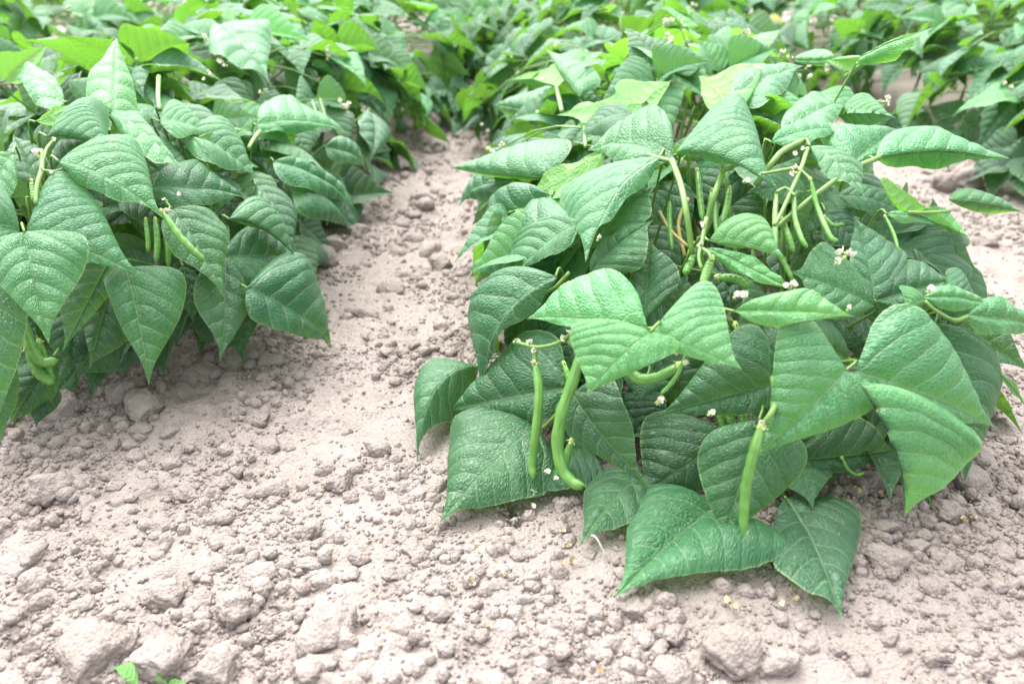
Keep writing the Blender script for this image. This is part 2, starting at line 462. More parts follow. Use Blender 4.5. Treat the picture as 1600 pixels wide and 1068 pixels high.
def scatter(name, count, sub, rlo, rhi, pw, seed, label, sink=0.25):
    g = np.random.default_rng(seed)
    V, F = ICO[sub] if sub else None
    variants = []
    for k in range(12):
        v = V.copy() * g.uniform(0.7, 1.25, 3)
        for _ in range(4):
            nn = unit(g.normal(size=3)); h = v @ nn - g.uniform(.55, .8)
            v = v - np.clip(h, 0, None)[:, None] * nn
        rr = np.linalg.norm(v, axis=1, keepdims=True)
        variants.append(v * (1 + g.uniform(-.16, .16, (len(v), 1))))
    variants = np.array(variants)
    N = int(count * 3.2)
    y = 0.44 * (6.0 ** g.random(N)); x = g.uniform(-0.64, 0.66, N) * (y * .86 + .26)
    m = np.clip((fbm(x * 4.3 + 50, y * 4.3 + 20, 2) - 0.16) * 4.5, 0.35, 1)
    m *= np.where((x > 0.12) & (y < 0.60), 0.45, 1.0)
    cl = np.clip((vnoise(x * 13, y * 13) - 0.22) * 2.4, 0.10, 1)
    keep = (g.random(N) < m * cl) & (row_d(x, y) > np.where(y < 1.25, 0.12, 0.55))
    x, y = x[keep][:count], y[keep][:count]; N = len(x)
    r = rlo + (rhi - rlo) * g.random(N) ** pw
    r = r * (0.85 + 0.35 * y)
    z = soil_h(x, y) + lumps(x, y) + r * sink
    vi = g.integers(0, 12, N); a = g.uniform(0, 6.28, N)
    P = variants[vi]
    ca, sa = np.cos(a)[:, None], np.sin(a)[:, None]
    X = P[:, :, 0] * ca - P[:, :, 1] * sa; Y = P[:, :, 0] * sa + P[:, :, 1] * ca
    Z = P[:, :, 2] * 0.85
    vv = np.stack([X, Y, Z], -1) * r[:, None, None] + np.stack([x, y, z], -1)[:, None, :]
    ff = F[None] + (np.arange(N) * len(V))[:, None, None]
    o = put(name, mesh(name, vv.reshape(-1, 3), ff.reshape(-1, 3), M_CLOD))
    return tag(o, label, 'soil crumbs', kind='stuff')
scatter('soil_crumbs', 6000, 2, 0.0022, 0.0088, 2.6, 5, 'loose pea sized crumbs of dry soil scattered over the ground', 0.05)
scatter('soil_grit', 34000, 1, 0.0009, 0.0028, 1.8, 6, 'fine grit of dry soil covering the ground between the clods', 0.12)

# ------------------------------------------------------------------ leaf blades
PT = np.array([0, .02, .05, .09, .14, .20, .28, .36, .45, .55, .65, .74, .82, .89, .95, 1.0])
PW = np.array([.04, .36, .62, .81, .93, .99, 1.0, .95, .84, .69, .51, .335, .185, .088, .036, .0])
def prof(t): return np.interp(t, PT, PW)

def blade_grid(nv, nu):
    t = np.linspace(0, 1, nv + 1) ** 1.12
    t = np.concatenate([[0, 0.012], t[1:]]) if t[1] > 0.02 else t
    s = np.linspace(-1, 1, 2 * nu + 1)
    return t, s

def blade_faces(a, b):
    i = np.arange(a * b).reshape(a, b)
    return np.stack([i[:-1, :-1], i[:-1, 1:], i[1:, 1:], i[1:, :-1]], -1).reshape(-1, 4)

def quilt(x, y, seed):
    """swelling of the blade between its veins, in leaf lengths"""
    ax = np.abs(x)
    ph = (y + (x > 0) * 0.045 - VK * ax - VQ * ax * ax) / VP
    q = np.abs(np.sin(np.pi * ph)) ** 0.7
    cells = vnoise(x * 9 + seed * 3.7 + 60, y * 9 + seed * 1.3 + 60)
    edge = np.clip(ax / 0.05, 0, 1)
    return 0.0120 * q * edge * (0.35 + 0.9 * cells) + 0.022 * (vnoise(x * 5 + seed, y * 5 + 30 + seed) - 0.5) - 0.006 * np.exp(-(x / 0.018) ** 2)

def blade(B, T, Lp, Rp, up, bow=0.06, bulge=0.10, seed=0, nv=46, nu=13, tipdrop=0.0, wave=0.02, thick=False):
    """A leaflet between its base B and tip T whose widest edge points are Lp (left, seen with the upper side
    towards the viewer and the tip away) and Rp."""
    B, T, Lp, Rp = (np.asarray(q, float) for q in (B, T, Lp, Rp))
    ax = T - B; Ln = np.linalg.norm(ax); e = ax / Ln
    N = unit(np.cross(e, Lp - Rp))            # upper side
    if N @ up < 0:
        Lp, Rp = Rp, Lp; N = -N
    t, s = blade_grid(nv, nu)
    TT, SS = np.meshgrid(t, s, indexing='ij')
    def mid(q):
        q = np.asarray(q, float)[..., None]
        return B + ax * q + N * (bow * Ln * np.sin(np.pi * q ** 0.85)) - N * (tipdrop * Ln * np.clip(q - .6, 0, 1) ** 2 * 3)
    M = mid(TT)
    m3 = mid(np.array(0.28))
    lv, rv = Lp - m3, Rp - m3
    w = prof(TT) * np.abs(SS)
    side = np.where((SS < 0)[..., None], lv, rv)
    # the skew of the side points fades out near the base and the tip
    al = (side @ e)[..., None] * e
    V = M + (side - al) * w[..., None] + al * (w * np.abs(SS))[..., None]
    wl_, wr_ = np.linalg.norm(lv - (lv @ e) * e), np.linalg.norm(rv - (rv @ e) * e)
    hw = np.where(SS < 0, wl_, wr_)
    X = SS * prof(TT) * hw / Ln
    Yc = TT + np.where(SS < 0, lv @ e, rv @ e) / Ln * w * np.abs(SS)
    g = np.random.default_rng(seed + 5)
    p1, p2 = g.uniform(0, 6.28, 2)
    h = bulge * 4 * np.abs(SS) * (1 - np.abs(SS)) * prof(TT) * hw * 0.5
    h = h + quilt(X, Yc, seed) * Ln
    h = h + wave * Ln * np.abs(SS) ** 2.5 * np.sin(TT * 13 + np.where(SS < 0, p1, p2)) * prof(TT)
    V = V + N * h[..., None]
    uv = np.stack([X, Yc, SS, TT], -1).reshape(-1, 4)
    return V.reshape(-1, 3), blade_faces(*TT.shape), uv, N

def blade_mesh(*a, **k):
    V, F, uv, N = blade(*a, **k)
    # make the winding agree with the upper side
    e1 = V[F[:, 1]] - V[F[:, 0]]; e2 = V[F[:, 2]] - V[F[:, 0]]
    if (np.cross(e1, e2).sum(0) @ N) < 0: F = F[:, ::-1]
    return V, F, uv

# shared blades, one leaf length long: base at the origin, tip along +y, upper side +z
def shared_blade(kind, seed):
    g = np.random.default_rng(seed)
    wl_, wr_ = {'mid': (.38, .38), 'left': (.44, .31), 'right': (.31, .44)}[kind]
    k = g.uniform(.88, 1.08)
    fold = g.uniform(-.20, .36)
    bk = {'mid': (0, 0), 'left': (-.10, .02), 'right': (.02, -.10)}[kind]
    bw = g.uniform(.04, .15)
    bz = bw * math.sin(math.pi * .28 ** .85)
    V, F, uv = blade_mesh((0, 0, 0), (0, 1, g.uniform(-.22, .02)), (-wl_ * k, .28 + bk[0], bz + fold - .03), (wr_ * k, .28 + bk[1], bz + fold + g.uniform(-.05, .05) - .03),
                          np.array((0, 0, 1.0)), bow=bw, bulge=g.uniform(.05, .22), seed=seed, nv=30, nu=9,
                          tipdrop=g.uniform(-.03, .16), wave=g.uniform(.005, .035))
    return mesh('leaf', V, F, M_LEAF, True, uv)
BL = {k: [shared_blade(k, 300 + 20 * j + i) for i in range(n)] for j, (k, n) in enumerate((('mid', 7), ('left', 6), ('right', 6)))}

def leaf_matrix(base, d, nrm, L):
    y = unit(d); z = unit(nrm - (nrm @ y) * y); x = np.cross(y, z)
    m = Matrix(((x[0] * L, y[0] * L, z[0] * L, base[0]), (x[1] * L, y[1] * L, z[1] * L, base[1]), (x[2] * L, y[2] * L, z[2] * L, base[2]), (0, 0, 0, 1)))
    return m

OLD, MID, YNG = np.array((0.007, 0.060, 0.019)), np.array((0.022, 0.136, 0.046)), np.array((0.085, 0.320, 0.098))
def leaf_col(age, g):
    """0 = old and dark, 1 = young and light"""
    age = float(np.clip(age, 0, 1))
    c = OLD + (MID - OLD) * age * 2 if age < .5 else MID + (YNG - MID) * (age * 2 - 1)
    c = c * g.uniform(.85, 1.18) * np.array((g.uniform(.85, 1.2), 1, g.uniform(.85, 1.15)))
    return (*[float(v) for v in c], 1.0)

# ------------------------------------------------------------------ stalks, pods, flowers
def spline(pts, n):
    P = np.asarray(pts, float)
    if len(P) == 2: return P[0] + (P[1] - P[0]) * np.linspace(0, 1, n)[:, None]
    Q = np.vstack([2 * P[0] - P[1], P, 2 * P[-1] - P[-2]])
    u = np.linspace(0, len(P) - 1 - 1e-6, n); i = u.astype(int); f = (u - i)[:, None]
    p0, p1, p2, p3 = Q[i], Q[i + 1], Q[i + 2], Q[i + 3]
    return 0.5 * (2 * p1 + (p2 - p0) * f + (2 * p0 - 5 * p1 + 4 * p2 - p3) * f ** 2 + (3 * p1 - p0 - 3 * p2 + p3) * f ** 3)

def tube(pts, radii, sides=7, flat=1.0, n=None):
    c = spline(pts, n or max(6, 5 * (len(pts) - 1)))
    m = len(c)
    r = np.interp(np.linspace(0, 1, m), np.linspace(0, 1, len(radii)), radii)
    tg = np.gradient(c, axis=0); tg /= np.linalg.norm(tg, axis=1, keepdims=True) + 1e-12
    a = np.array((0.31, -0.9, 0.3)); V = []
    for i in range(m):
        a = a - (a @ tg[i]) * tg[i]; a = unit(a); b = np.cross(tg[i], a)
        th = np.linspace(0, 2 * math.pi, sides, endpoint=False)
        V.append(c[i] + r[i] * (np.cos(th)[:, None] * a + flat * np.sin(th)[:, None] * b))
    V = np.vstack(V + [c[:1], c[-1:]])
    F = []
    for i in range(m - 1):
        for j in range(sides):
            k = (j + 1) % sides
            F.append((i * sides + j, i * sides + k, (i + 1) * sides + k, (i + 1) * sides + j))
    e = m * sides
    for j in range(sides):
        k = (j + 1) % sides
        F.append((e, k, j, e)); F.append((e + 1, (m - 1) * sides + j, (m - 1) * sides + k, e + 1))
    return V, F

def poly_mesh(name, V, F, mat):
    m = bpy.data.meshes.new(name)
    m.from_pydata([tuple(map(float, v)) for v in V], [], [tuple(dict.fromkeys(map(int, f))) for f in F])
    m.polygons.foreach_set('use_smooth', [True] * len(m.polygons)); m.materials.append(mat)
    return m

def add_tube(name, root, pts, radii, mat, sides=7, flat=1.0, n=None):
    base = np.array(root.location)
    V, F = tube(np.asarray(pts) - base, radii, sides, flat, n)
    return put(name, poly_mesh(name, V, F, mat), root)

def pod_shape(pts, w):
    """bean pod: rounded shoulders, slight swellings over the seeds, hooked thin beak"""
    n = 34
    u = np.linspace(0, 1, n)
    r = np.interp(u, [0, .03, .10, .5, .86, .94, .972, 1], [.35, .62, .9, 1.0, .90, .60, .20, .06]) * (1 + .055 * np.sin(u * 44))
    return tube(pts, r * w * .5, 10, 0.82, n)

def calyx_mesh():
    V, F = [], []
    for k in range(5):
        a = k * 1.257; c, s = math.cos(a), math.sin(a); b = len(V)
        V += [(c * .0012 - s * .0011, s * .0012 + c * .0011, .0006), (c * .0012 + s * .0011, s * .0012 - c * .0011, .0006),
              (c * .0042 + s * .0008, s * .0042 - c * .0008, -.0016), (c * .0052, s * .0052, -.0002), (c * .0042 - s * .0008, s * .0042 + c * .0008, -.0016)]
        F += [(b, b + 1, b + 2, b + 4), (b + 2, b + 3, b + 4)]
    b = len(V)
    for z, r in ((.003, .0014), (0, .0028), (-.003, .0022)):
        V += [(r * math.cos(i * 1.0472), r * math.sin(i * 1.0472), z) for i in range(6)]
    for q in range(2):
        for i in range(6):
            j = (i + 1) % 6; F.append((b + q * 6 + i, b + q * 6 + 6 + i, b + q * 6 + 6 + j, b + q * 6 + j))
    return poly_mesh('calyx', V, F, M_CALYX)
ME_CALYX = calyx_mesh()

def petal_mesh(name, mat, seed, npet=5, size=.006, crumple=.35):
    """crumpled petals round a keel"""
    g = np.random.default_rng(seed); V, F = [], []
    for k in range(npet):
        a = k * 6.283 / npet + g.uniform(-.3, .3); el = g.uniform(-.2, 1.0)
        d = np.array((math.cos(a) * math.cos(el), math.sin(a) * math.cos(el), math.sin(el)))
        sd_ = unit(np.cross(d, (0.1, 0.2, 1))); nn = np.cross(sd_, d); L = size * g.uniform(.75, 1.25)
        b = len(V)
        for i in range(5):
            t = i / 4; w = L * .55 * math.sin(math.pi * (.12 + .80 * t))
            for s in (-1, 0, 1):
                V.append(d * L * t + sd_ * s * w + nn * (L * (.35 * t * t + .25 * (s * s) * t + crumple * g.uniform(-.3, .3))))
        for i in range(4):
            for s in range(2):
                q = b + i * 3 + s; F.append((q, q + 1, q + 4, q + 3))
    return poly_mesh(name, V, F, mat)
ME_FLOWER = [petal_mesh('flower', M_PETAL, 40 + k, 5, .0062, .45) for k in range(5)]
ME_DRY = [petal_mesh('fallen_petal', M_DRYPETAL, 60 + k, 3 + k % 3, .0052, .65) for k in range(5)]
ME_BUD = petal_mesh('bud', M_CALYX, 80, 4, .0042, .1)

def rot_to(p, d, sc, spin=0.0):
    q = Vector([float(v) for v in d]).to_track_quat('Z', 'Y').to_matrix() @ Matrix.Rotation(spin, 3, 'Z')
    m = (q * sc).to_4x4(); m.translation = Vector([float(v) for v in p]); return m

def add_pod(root, pts, w, g, stalk=None):
    base = np.array(root.location); P = np.asarray(pts, float) - base
    V, F = pod_shape(P, w)
    o = put('pod', poly_mesh('pod', V, F, M_POD), root)
    d = unit(P[0] - P[1])
    c = put('calyx', ME_CALYX, o, rot_to(P[0] + d * .0015, d, max(.6, w / .0085)))
    if w > .0085:                                  # the seam along its side
        cs = spline(P + base, 16); tow = np.array([unit(C0 - q) for q in cs])
        rad = np.interp(np.linspace(0, 1, 16), [0, .1, .5, .85, 1], [.5, .86, .96, .8, .1]) * w * .5
        V, F = tube((cs + tow * rad[:, None])[1:-2] - base, [.0002, .00055, .00055, .0002], 5, 1, 20)
        put('seam', poly_mesh('seam', V, F, M_STEM), o)
    if stalk is not None:
        add_tube('pod_stalk', root, stalk, [.0012, .0014], M_STEM, 6)
    return o

def add_flower(root, p, g, sc=1.0, up=None):
    q = np.asarray(p) - np.array(root.location)
    d = unit(np.array((g.uniform(-.6, .6), g.uniform(-.9, .3), g.uniform(.1, 1)))) if up is None else up
    o = put('flower', ME_FLOWER[int(g.integers(0, 5))], root, rot_to(q, d, sc * g.uniform(.8, 1.2), g.uniform(0, 6)))
    put('calyx', ME_CALYX, o, Matrix.Translation((0, 0, -.0035)) @ Matrix.Scale(.8, 4))
    return o

# ------------------------------------------------------------------ foliage shell of a row
def shell_pt(px, py, row, off=0.0, scale=1.0):
    r = ROWS[row]; d = ray(px, py)
    s = np.arange(0.45, 3.6, 0.003)
    P = C0 + d * s[:, None]
    q = ((P[:, 0] - r['x']) / (r['a'] * scale)) ** 2 + (np.clip(P[:, 2], 0, None) / (r['h'] * scale)) ** 2 + (np.clip(r['y0'] - P[:, 1], 0, None) / (r['b'] * scale)) ** 2
    hit = np.where(q < 1)[0]
    si = s[hit[0]] if len(hit) else s[np.argmin(q)]
    sg = (CAM_H - 0.016) / max(1e-6, -d[2])
    return C0 + d * max(0.3, min(si + off, sg - 0.004))

# front plants whose leaves follow the photograph: roots on the ground
def mkplant(x, y, label, group):
    z = float(soil_h(x, y))
    return tag(empty('bean_plant', (x, y, z)), label, 'bean plant', group)
ORD = ['first', 'second', 'third', 'fourth', 'fifth', 'sixth', 'seventh', 'eighth', 'ninth', 'tenth', 'eleventh', 'twelfth', 'thirteenth',
       'fourteenth', 'fifteenth', 'sixteenth', 'seventeenth', 'eighteenth', 'nineteenth', 'twentieth', 'twenty-first', 'twenty-second', 'twenty-third', 'twenty-fourth']
GRP = {'left': 'bean plants of the left row', 'middle': 'bean plants of the middle row', 'right': 'bean plants of the right row',
       'outer_left': 'bean plants beyond the left row', 'outer_right': 'bean plants beyond the right row'}
FRONT = {
    'middle': [mkplant(0.10, 0.86, 'front left bean plant of the middle row, two long pods hanging from it', GRP['middle']),
               mkplant(0.27, 0.83, 'frontmost bean plant of the middle row, its lowest leaves lying on the soil', GRP['middle']),
               mkplant(0.43, 0.90, 'front right bean plant of the middle row, a torn pale leaf drooping from it', GRP['middle']),
               mkplant(0.24, 1.06, 'bean plant behind the front three of the middle row, broad pale leaves on top', GRP['middle'])],
    'left': [mkplant(-0.60, 0.98, 'frontmost bean plant of the left row, cut by the left edge of the photo', GRP['left']),
             mkplant(-0.42, 1.12, 'front right bean plant of the left row, a pod lying on its leaf', GRP['left']),
             mkplant(-0.52, 1.32, 'bean plant behind the front two of the left row', GRP['left'])],
}
def nearest(row, p):
    return min(FRONT[row], key=lambda o: (o.location[0] - p[0]) ** 2 + 0.6 * (o.location[1] - p[1]) ** 2)

# hero leaflets: row, base, tip, widest left, widest right (photo pixels), nearness, age, options
H = []
def hl(row, B, T, L, Rr, off, age, **k): H.append((row, B, T, L, Rr, off, age, k))
m, l = 'middle', 'left'
# --- bottom of the front plant
hl(m, (1122, 790), (960, 931), (1000, 768), (1232, 868), -.012, .42, bow=.05, flatg=1)
hl(m, (1228, 778), (1318, 963), (1214, 888), (1342, 800), .006, .22, bow=.05)
hl(m, (1186, 656), (1126, 855), (1090, 708), (1258, 728), -.045, .30, bow=.03)
hl(m, (1020, 738), (903, 851), (925, 745), (1010, 812), .012, .2, bow=.10)
hl(m, (1142, 680), (998, 775), (1010, 650), (1100, 765), .03, .08, bow=.05)
hl(m, (1235, 718), (1407, 703), (1335, 650), (1312, 738), .03, .10, bow=.04)
hl(m, (890, 690), (826, 777), (842, 700), (945, 755), .035, .15, bow=.05)
hl(m, (1230, 690), (1330, 742), (1310, 690), (1240, 740), .07, .08)
# --- right hand trefoil
hl(m, (1322, 578), (1185, 713), (1226, 492), (1362, 640), -.075, .46, bow=.06, bulge=.2)
hl(m, (1336, 581), (1558, 667), (1432, 480), (1408, 652), -.070, .46, bow=.08, bulge=.22)
hl(m, (1340, 598), (1420, 810), (1400, 678), (1526, 688), -.095, .58, bow=.10, bulge=.05, damaged=1)
hl(m, (1462, 505), (1508, 757), (1430, 610), (1562, 575), .004, .34, bow=.08)
hl(m, (1325, 560), (1232, 520), (1290, 500), (1270, 600), -.01, .25)
hl(m, (1205, 590), (1238, 500), (1202, 540), (1245, 550), .0, .2)
# --- bright trefoil in the middle
hl(m, (1012, 513), (818, 496), (942, 420), (920, 518), -.095, .80, bow=.10, bulge=.1)
hl(m, (1016, 518), (917, 618), (896, 508), (1050, 552), -.118, .84, bow=.10, bulge=.06)
hl(m, (1021, 519), (1160, 577), (1112, 442), (1070, 556), -.100, .80, bow=.10, bulge=.1)
# --- left side
hl(m, (868, 432), (749, 607), (752, 462), (812, 502), -.05, .42, bow=.14)
hl(m, (882, 606), (694, 642), (828, 518), (850, 656), -.012, .24, bow=.05)
hl(m, (838, 667), (685, 812), (718, 645), (850, 770), -.022, .28, bow=.05)
hl(m, (745, 572), (640, 700), (668, 570), (718, 655), .012, .40, bow=.20, tipdrop=.35)
hl(m, (895, 615), (1012, 762), (968, 605), (878, 668), -.03, .26, bow=.05)
hl(m, (1206, 600), (1027, 648), (1160, 508), (1170, 646), -.02, .24, bow=.05)
hl(m, (930, 500), (870, 600), (840, 520), (920, 570), .03, .12)
hl(m, (1010, 590), (1000, 625), (975, 590), (1045, 600), .02, .3)
hl(m, (960, 620), (1030, 690), (1040, 620), (950, 680), .06, .08)
# --- centre
hl(m, (1008, 498), (1018, 372), (984, 440), (1062, 430), .015, .16, bow=.05)
hl(m, (1045, 505), (1075, 425), (1040, 450), (1085, 470), .04, .12)
hl(m, (1366, 468), (1334, 336), (1326, 420), (1416, 405), -.015, .30, bow=.05)
hl(m, (1368, 470), (1490, 436), (1414, 405), (1440, 490), -.015, .34, bow=.05)
hl(m, (1366, 478), (1236, 424), (1290, 380), (1290, 492), -.020, .36, bow=.06)
hl(m, (1108, 376), (1231, 404), (1182, 333), (1160, 388), -.05, .80, bow=.08)
hl(m, (1104, 388), (1250, 458), (1180, 405), (1165, 432), -.05, .72, bow=.03)
hl(m, (1148, 486), (1338, 493), (1250, 452), (1215, 508), -.085, .84, bow=.06)
hl(m, (1260, 300), (1165, 300), (1220, 258), (1215, 318), .01, .26)
hl(m, (1290, 330), (1345, 390), (1330, 330), (1290, 380), .04, .15)
# --- upper left of the front plants
hl(m, (1052, 243), (918, 236), (1012, 172), (985, 265), -.02, .50, bow=.08)
hl(m, (1030, 246), (913, 408), (882, 292), (975, 322), -.045, .52, bow=.12, bulge=.05)
hl(m, (1056, 240), (1216, 294), (1152, 148), (1112, 252), -.04, .50, bow=.12)
hl(m, (855, 278), (698, 262), (868, 216), (795, 280), -.02, .46, bow=.08)
hl(m, (812, 285), (712, 320), (770, 262), (790, 312), .0, .44, bow=.08)
hl(m, (946, 236), (776, 338), (880, 254), (850, 318), -.03, .7, bow=.02, under=1)
hl(m, (908, 362), (744, 402), (838, 316), (850, 392), -.03, .46, bow=.08)
hl(m, (906, 348), (802, 428), (806, 368), (872, 396), -.045, .54, bow=.06)
hl(m, (862, 306), (750, 402), (776, 306), (840, 375), .012, .26)
hl(m, (925, 388), (1020, 290), (945, 330), (1012, 345), -.005, .28, bow=.06)
hl(m, (922, 428), (1020, 342), (948, 370), (1005, 412), -.012, .34, bow=.08)
hl(m, (856, 394), (728, 432), (792, 380), (800, 424), -.01, .44, bow=.08)
hl(m, (940, 300), (1032, 262), (980, 272), (985, 310), .0, .34)
hl(m, (840, 470), (790, 560), (790, 480), (840, 530), .02, .12)
hl(m, (790, 420), (760, 478), (765, 440), (782, 460), .02, .6, under=1)
hl(m, (780, 310), (738, 352), (752, 318), (775, 345), .0, .55, under=1)
# --- crown of the front plants
hl(m, (1206, 222), (1322, 204), (1262, 190), (1265, 226), -.03, .58, bow=.06)
hl(m, (1368, 249), (1580, 248), (1430, 200), (1440, 264), -.05, .58, bow=.06)
hl(m, (1330, 255), (1412, 198), (1292, 205), (1382, 240), -.01, .60, bow=.03)
hl(m, (1266, 228), (1352, 306), (1338, 250), (1296, 278), -.055, .58, bow=.08)
hl(m, (1222, 212), (1332, 164), (1262, 150), (1290, 200), -.01, .50, bow=.06)
hl(m, (1142, 158), (1256, 102), (1178, 108), (1210, 160), .0, .52, bow=.04)
hl(m, (1138, 164), (1092, 124), (1186, 98), (1100, 158), .01, .8, under=1)
hl(m, (838, 106), (758, 70), (850, 62), (782, 104), -.01, .54, bow=.06)
hl(m, (872, 136), (790, 128), (890, 94), (838, 138), -.02, .8, under=1)
hl(m, (856, 182), (768, 163), (862, 136), (806, 186), -.01, .52, bow=.06)
hl(m, (1004, 162), (868, 181), (948, 154), (942, 192), -.03, .85, under=1)
hl(m, (1000, 168), (1050, 130), (964, 128), (1024, 165), -.02, .8, under=1)
hl(m, (905, 150), (852, 76), (930, 110), (885, 130), -.01, .6)
hl(m, (990, 180), (905, 215), (930, 180), (970, 215), .0, .3)
hl(m, (1310, 180), (1400, 185), (1340, 160), (1350, 200), -.01, .55)
hl(m, (1240, 92), (1345, 90), (1285, 76), (1290, 104), .0, .55)
hl(m, (1322, 112), (1292, 92), (1348, 90), (1318, 108), -.02, .9, under=1)
hl(m, (1340, 100), (1462, 42), (1390, 66), (1410, 88), -.03, .6)
# --- young shoot and stray leaves at the right
hl(m, (1420, 332), (1520, 374), (1386, 280), (1478, 326), -.04, .8, bow=.03, under=1, nostalk=1)
hl(m, (1482, 313), (1604, 331), (1518, 296), (1540, 334), -.06, .56, bow=.05, nostalk=1)
hl(m, (1512, 493), (1640, 516), (1562, 466), (1556, 524), -.06, .54, bow=.05, nostalk=1)
hl(m, (1468, 478), (1540, 492), (1492, 418), (1500, 492), -.02, .42, bow=.05)
hl(m, (1444, 467), (1414, 482), (1406, 446), (1442, 476), -.05, .85)
hl(m, (1444, 465), (1548, 477), (1484, 446), (1492, 486), -.055, .82)
hl(m, (1386, 334), (1462, 352), (1420, 330), (1415, 348), -.03, .78)
hl(m, (1310, 305), (1410, 330), (1360, 290), (1350, 330), .02, .3)
hl(m, (1556, 578), (1604, 640), (1584, 596), (1576, 606), -.02, .6, under=1, nostalk=1)
# --- left row
hl(l, (38, 362), (76, 537), (-22, 408), (140, 388), -.075, .48, bow=.07, bulge=.2)
hl(l, (42, 360), (220, 430), (112, 272), (118, 405), -.055, .36, bow=.07, bulge=.2)
hl(l, (31, 362), (-70, 345), (-5, 290), (-10, 390), -.06, .36, bow=.06)
hl(l, (92, 252), (256, 339), (205, 216), (165, 308), -.07, .52, bow=.10)
hl(l, (74, 213), (176, 235), (162, 164), (118, 220), -.06, .54, bow=.08)
hl(l, (172, 176), (292, 277), (212, 180), (222, 245), -.05, .56, bow=.08)
hl(l, (236, 296), (388, 306), (290, 250), (300, 325), -.01, .26, bow=.06)
hl(l, (268, 326), (352, 463), (348, 345), (262, 385), -.035, .34, bow=.05)
hl(l, (172, 404), (97, 550), (186, 440), (98, 440), -.01, .24, bow=.06)
hl(l, (196, 418), (233, 602), (166, 458), (292, 448), -.03, .24, bow=.08)
hl(l, (172, 452), (139, 577), (132, 490), (208, 520), .02, .06)
hl(l, (350, 402), (345, 564), (302, 458), (390, 470), -.01, .28, bow=.05)
hl(l, (346, 402), (466, 402), (402, 352), (412, 446), -.005, .24, bow=.05)
hl(l, (387, 450), (523, 540), (474, 402), (418, 512), -.035, .30, bow=.07)
hl(l, (358, 342), (464, 404), (412, 313), (420, 366), -.04, .48, bow=.12)
hl(l, (-25, 428), (-8, 694), (-80, 520), (44, 500), -.05, .32, bow=.06)
hl(l, (12, 556), (2, 694), (-34, 620), (30, 612), .0, .22)
hl(l, (84, 556), (14, 664), (18, 588), (82, 625), .03, .08)
hl(l, (170, 500), (120, 590), (100, 520), (200, 570), .05, .05)
hl(l, (176, 172), (182, 54), (134, 140), (214, 160), -.05, .78, bow=.03)
hl(l, (56, 190), (180, 160), (110, 158), (120, 188), -.07, .82, under=1)
hl(l, (8, 126), (76, 68), (-4, 88), (46, 122), -.03, .85, under=1)
hl(l, (100, 160), (20, 118), (64, 108), (58, 164), -.03, .6)
hl(l, (340, 42), (421, 130), (418, 40), (338, 88), -.04, .54, bow=.08)
hl(l, (288, 212), (402, 278), (355, 198), (328, 258), -.03, .48, bow=.08)
hl(l, (402, 196), (546, 204), (440, 154), (440, 210), -.04, .62, bow=.06)
hl(l, (428, 252), (557, 327), (506, 268), (468, 296), -.025, .44, bow=.08)
hl(l, (508, 230), (574, 264), (542, 218), (526, 254), -.015, .46, bow=.08)
hl(l, (574, 174), (580, 252), (560, 200), (610, 208), -.01, .26, bow=.08)
hl(l, (462, 284), (547, 360), (512, 296), (476, 338), .0, .28, bow=.10)
hl(l, (225, 250), (300, 260), (255, 215), (262, 270), .0, .3)
hl(l, (255, 175), (385, 250), (320, 175), (310, 235), .0, .36, bow=.06)
hl(l, (400, 290), (460, 395), (455, 320), (405, 360), .0, .28)
hl(l, (250, 190), (330, 210), (285, 165), (280, 215), -.05, .8, bow=.06)
hl(l, (310, 215), (385, 205), (340, 190), (350, 222), -.055, .84, under=1)
hl(l, (20, 240), (-30, 330), (-60, 270), (22, 300), -.05, .5)
hl(l, (60, 290), (20, 210), (10, 260), (70, 240), .0, .25)
hl(l, (80, 270), (160, 215), (100, 215), (150, 265), .0, .22)

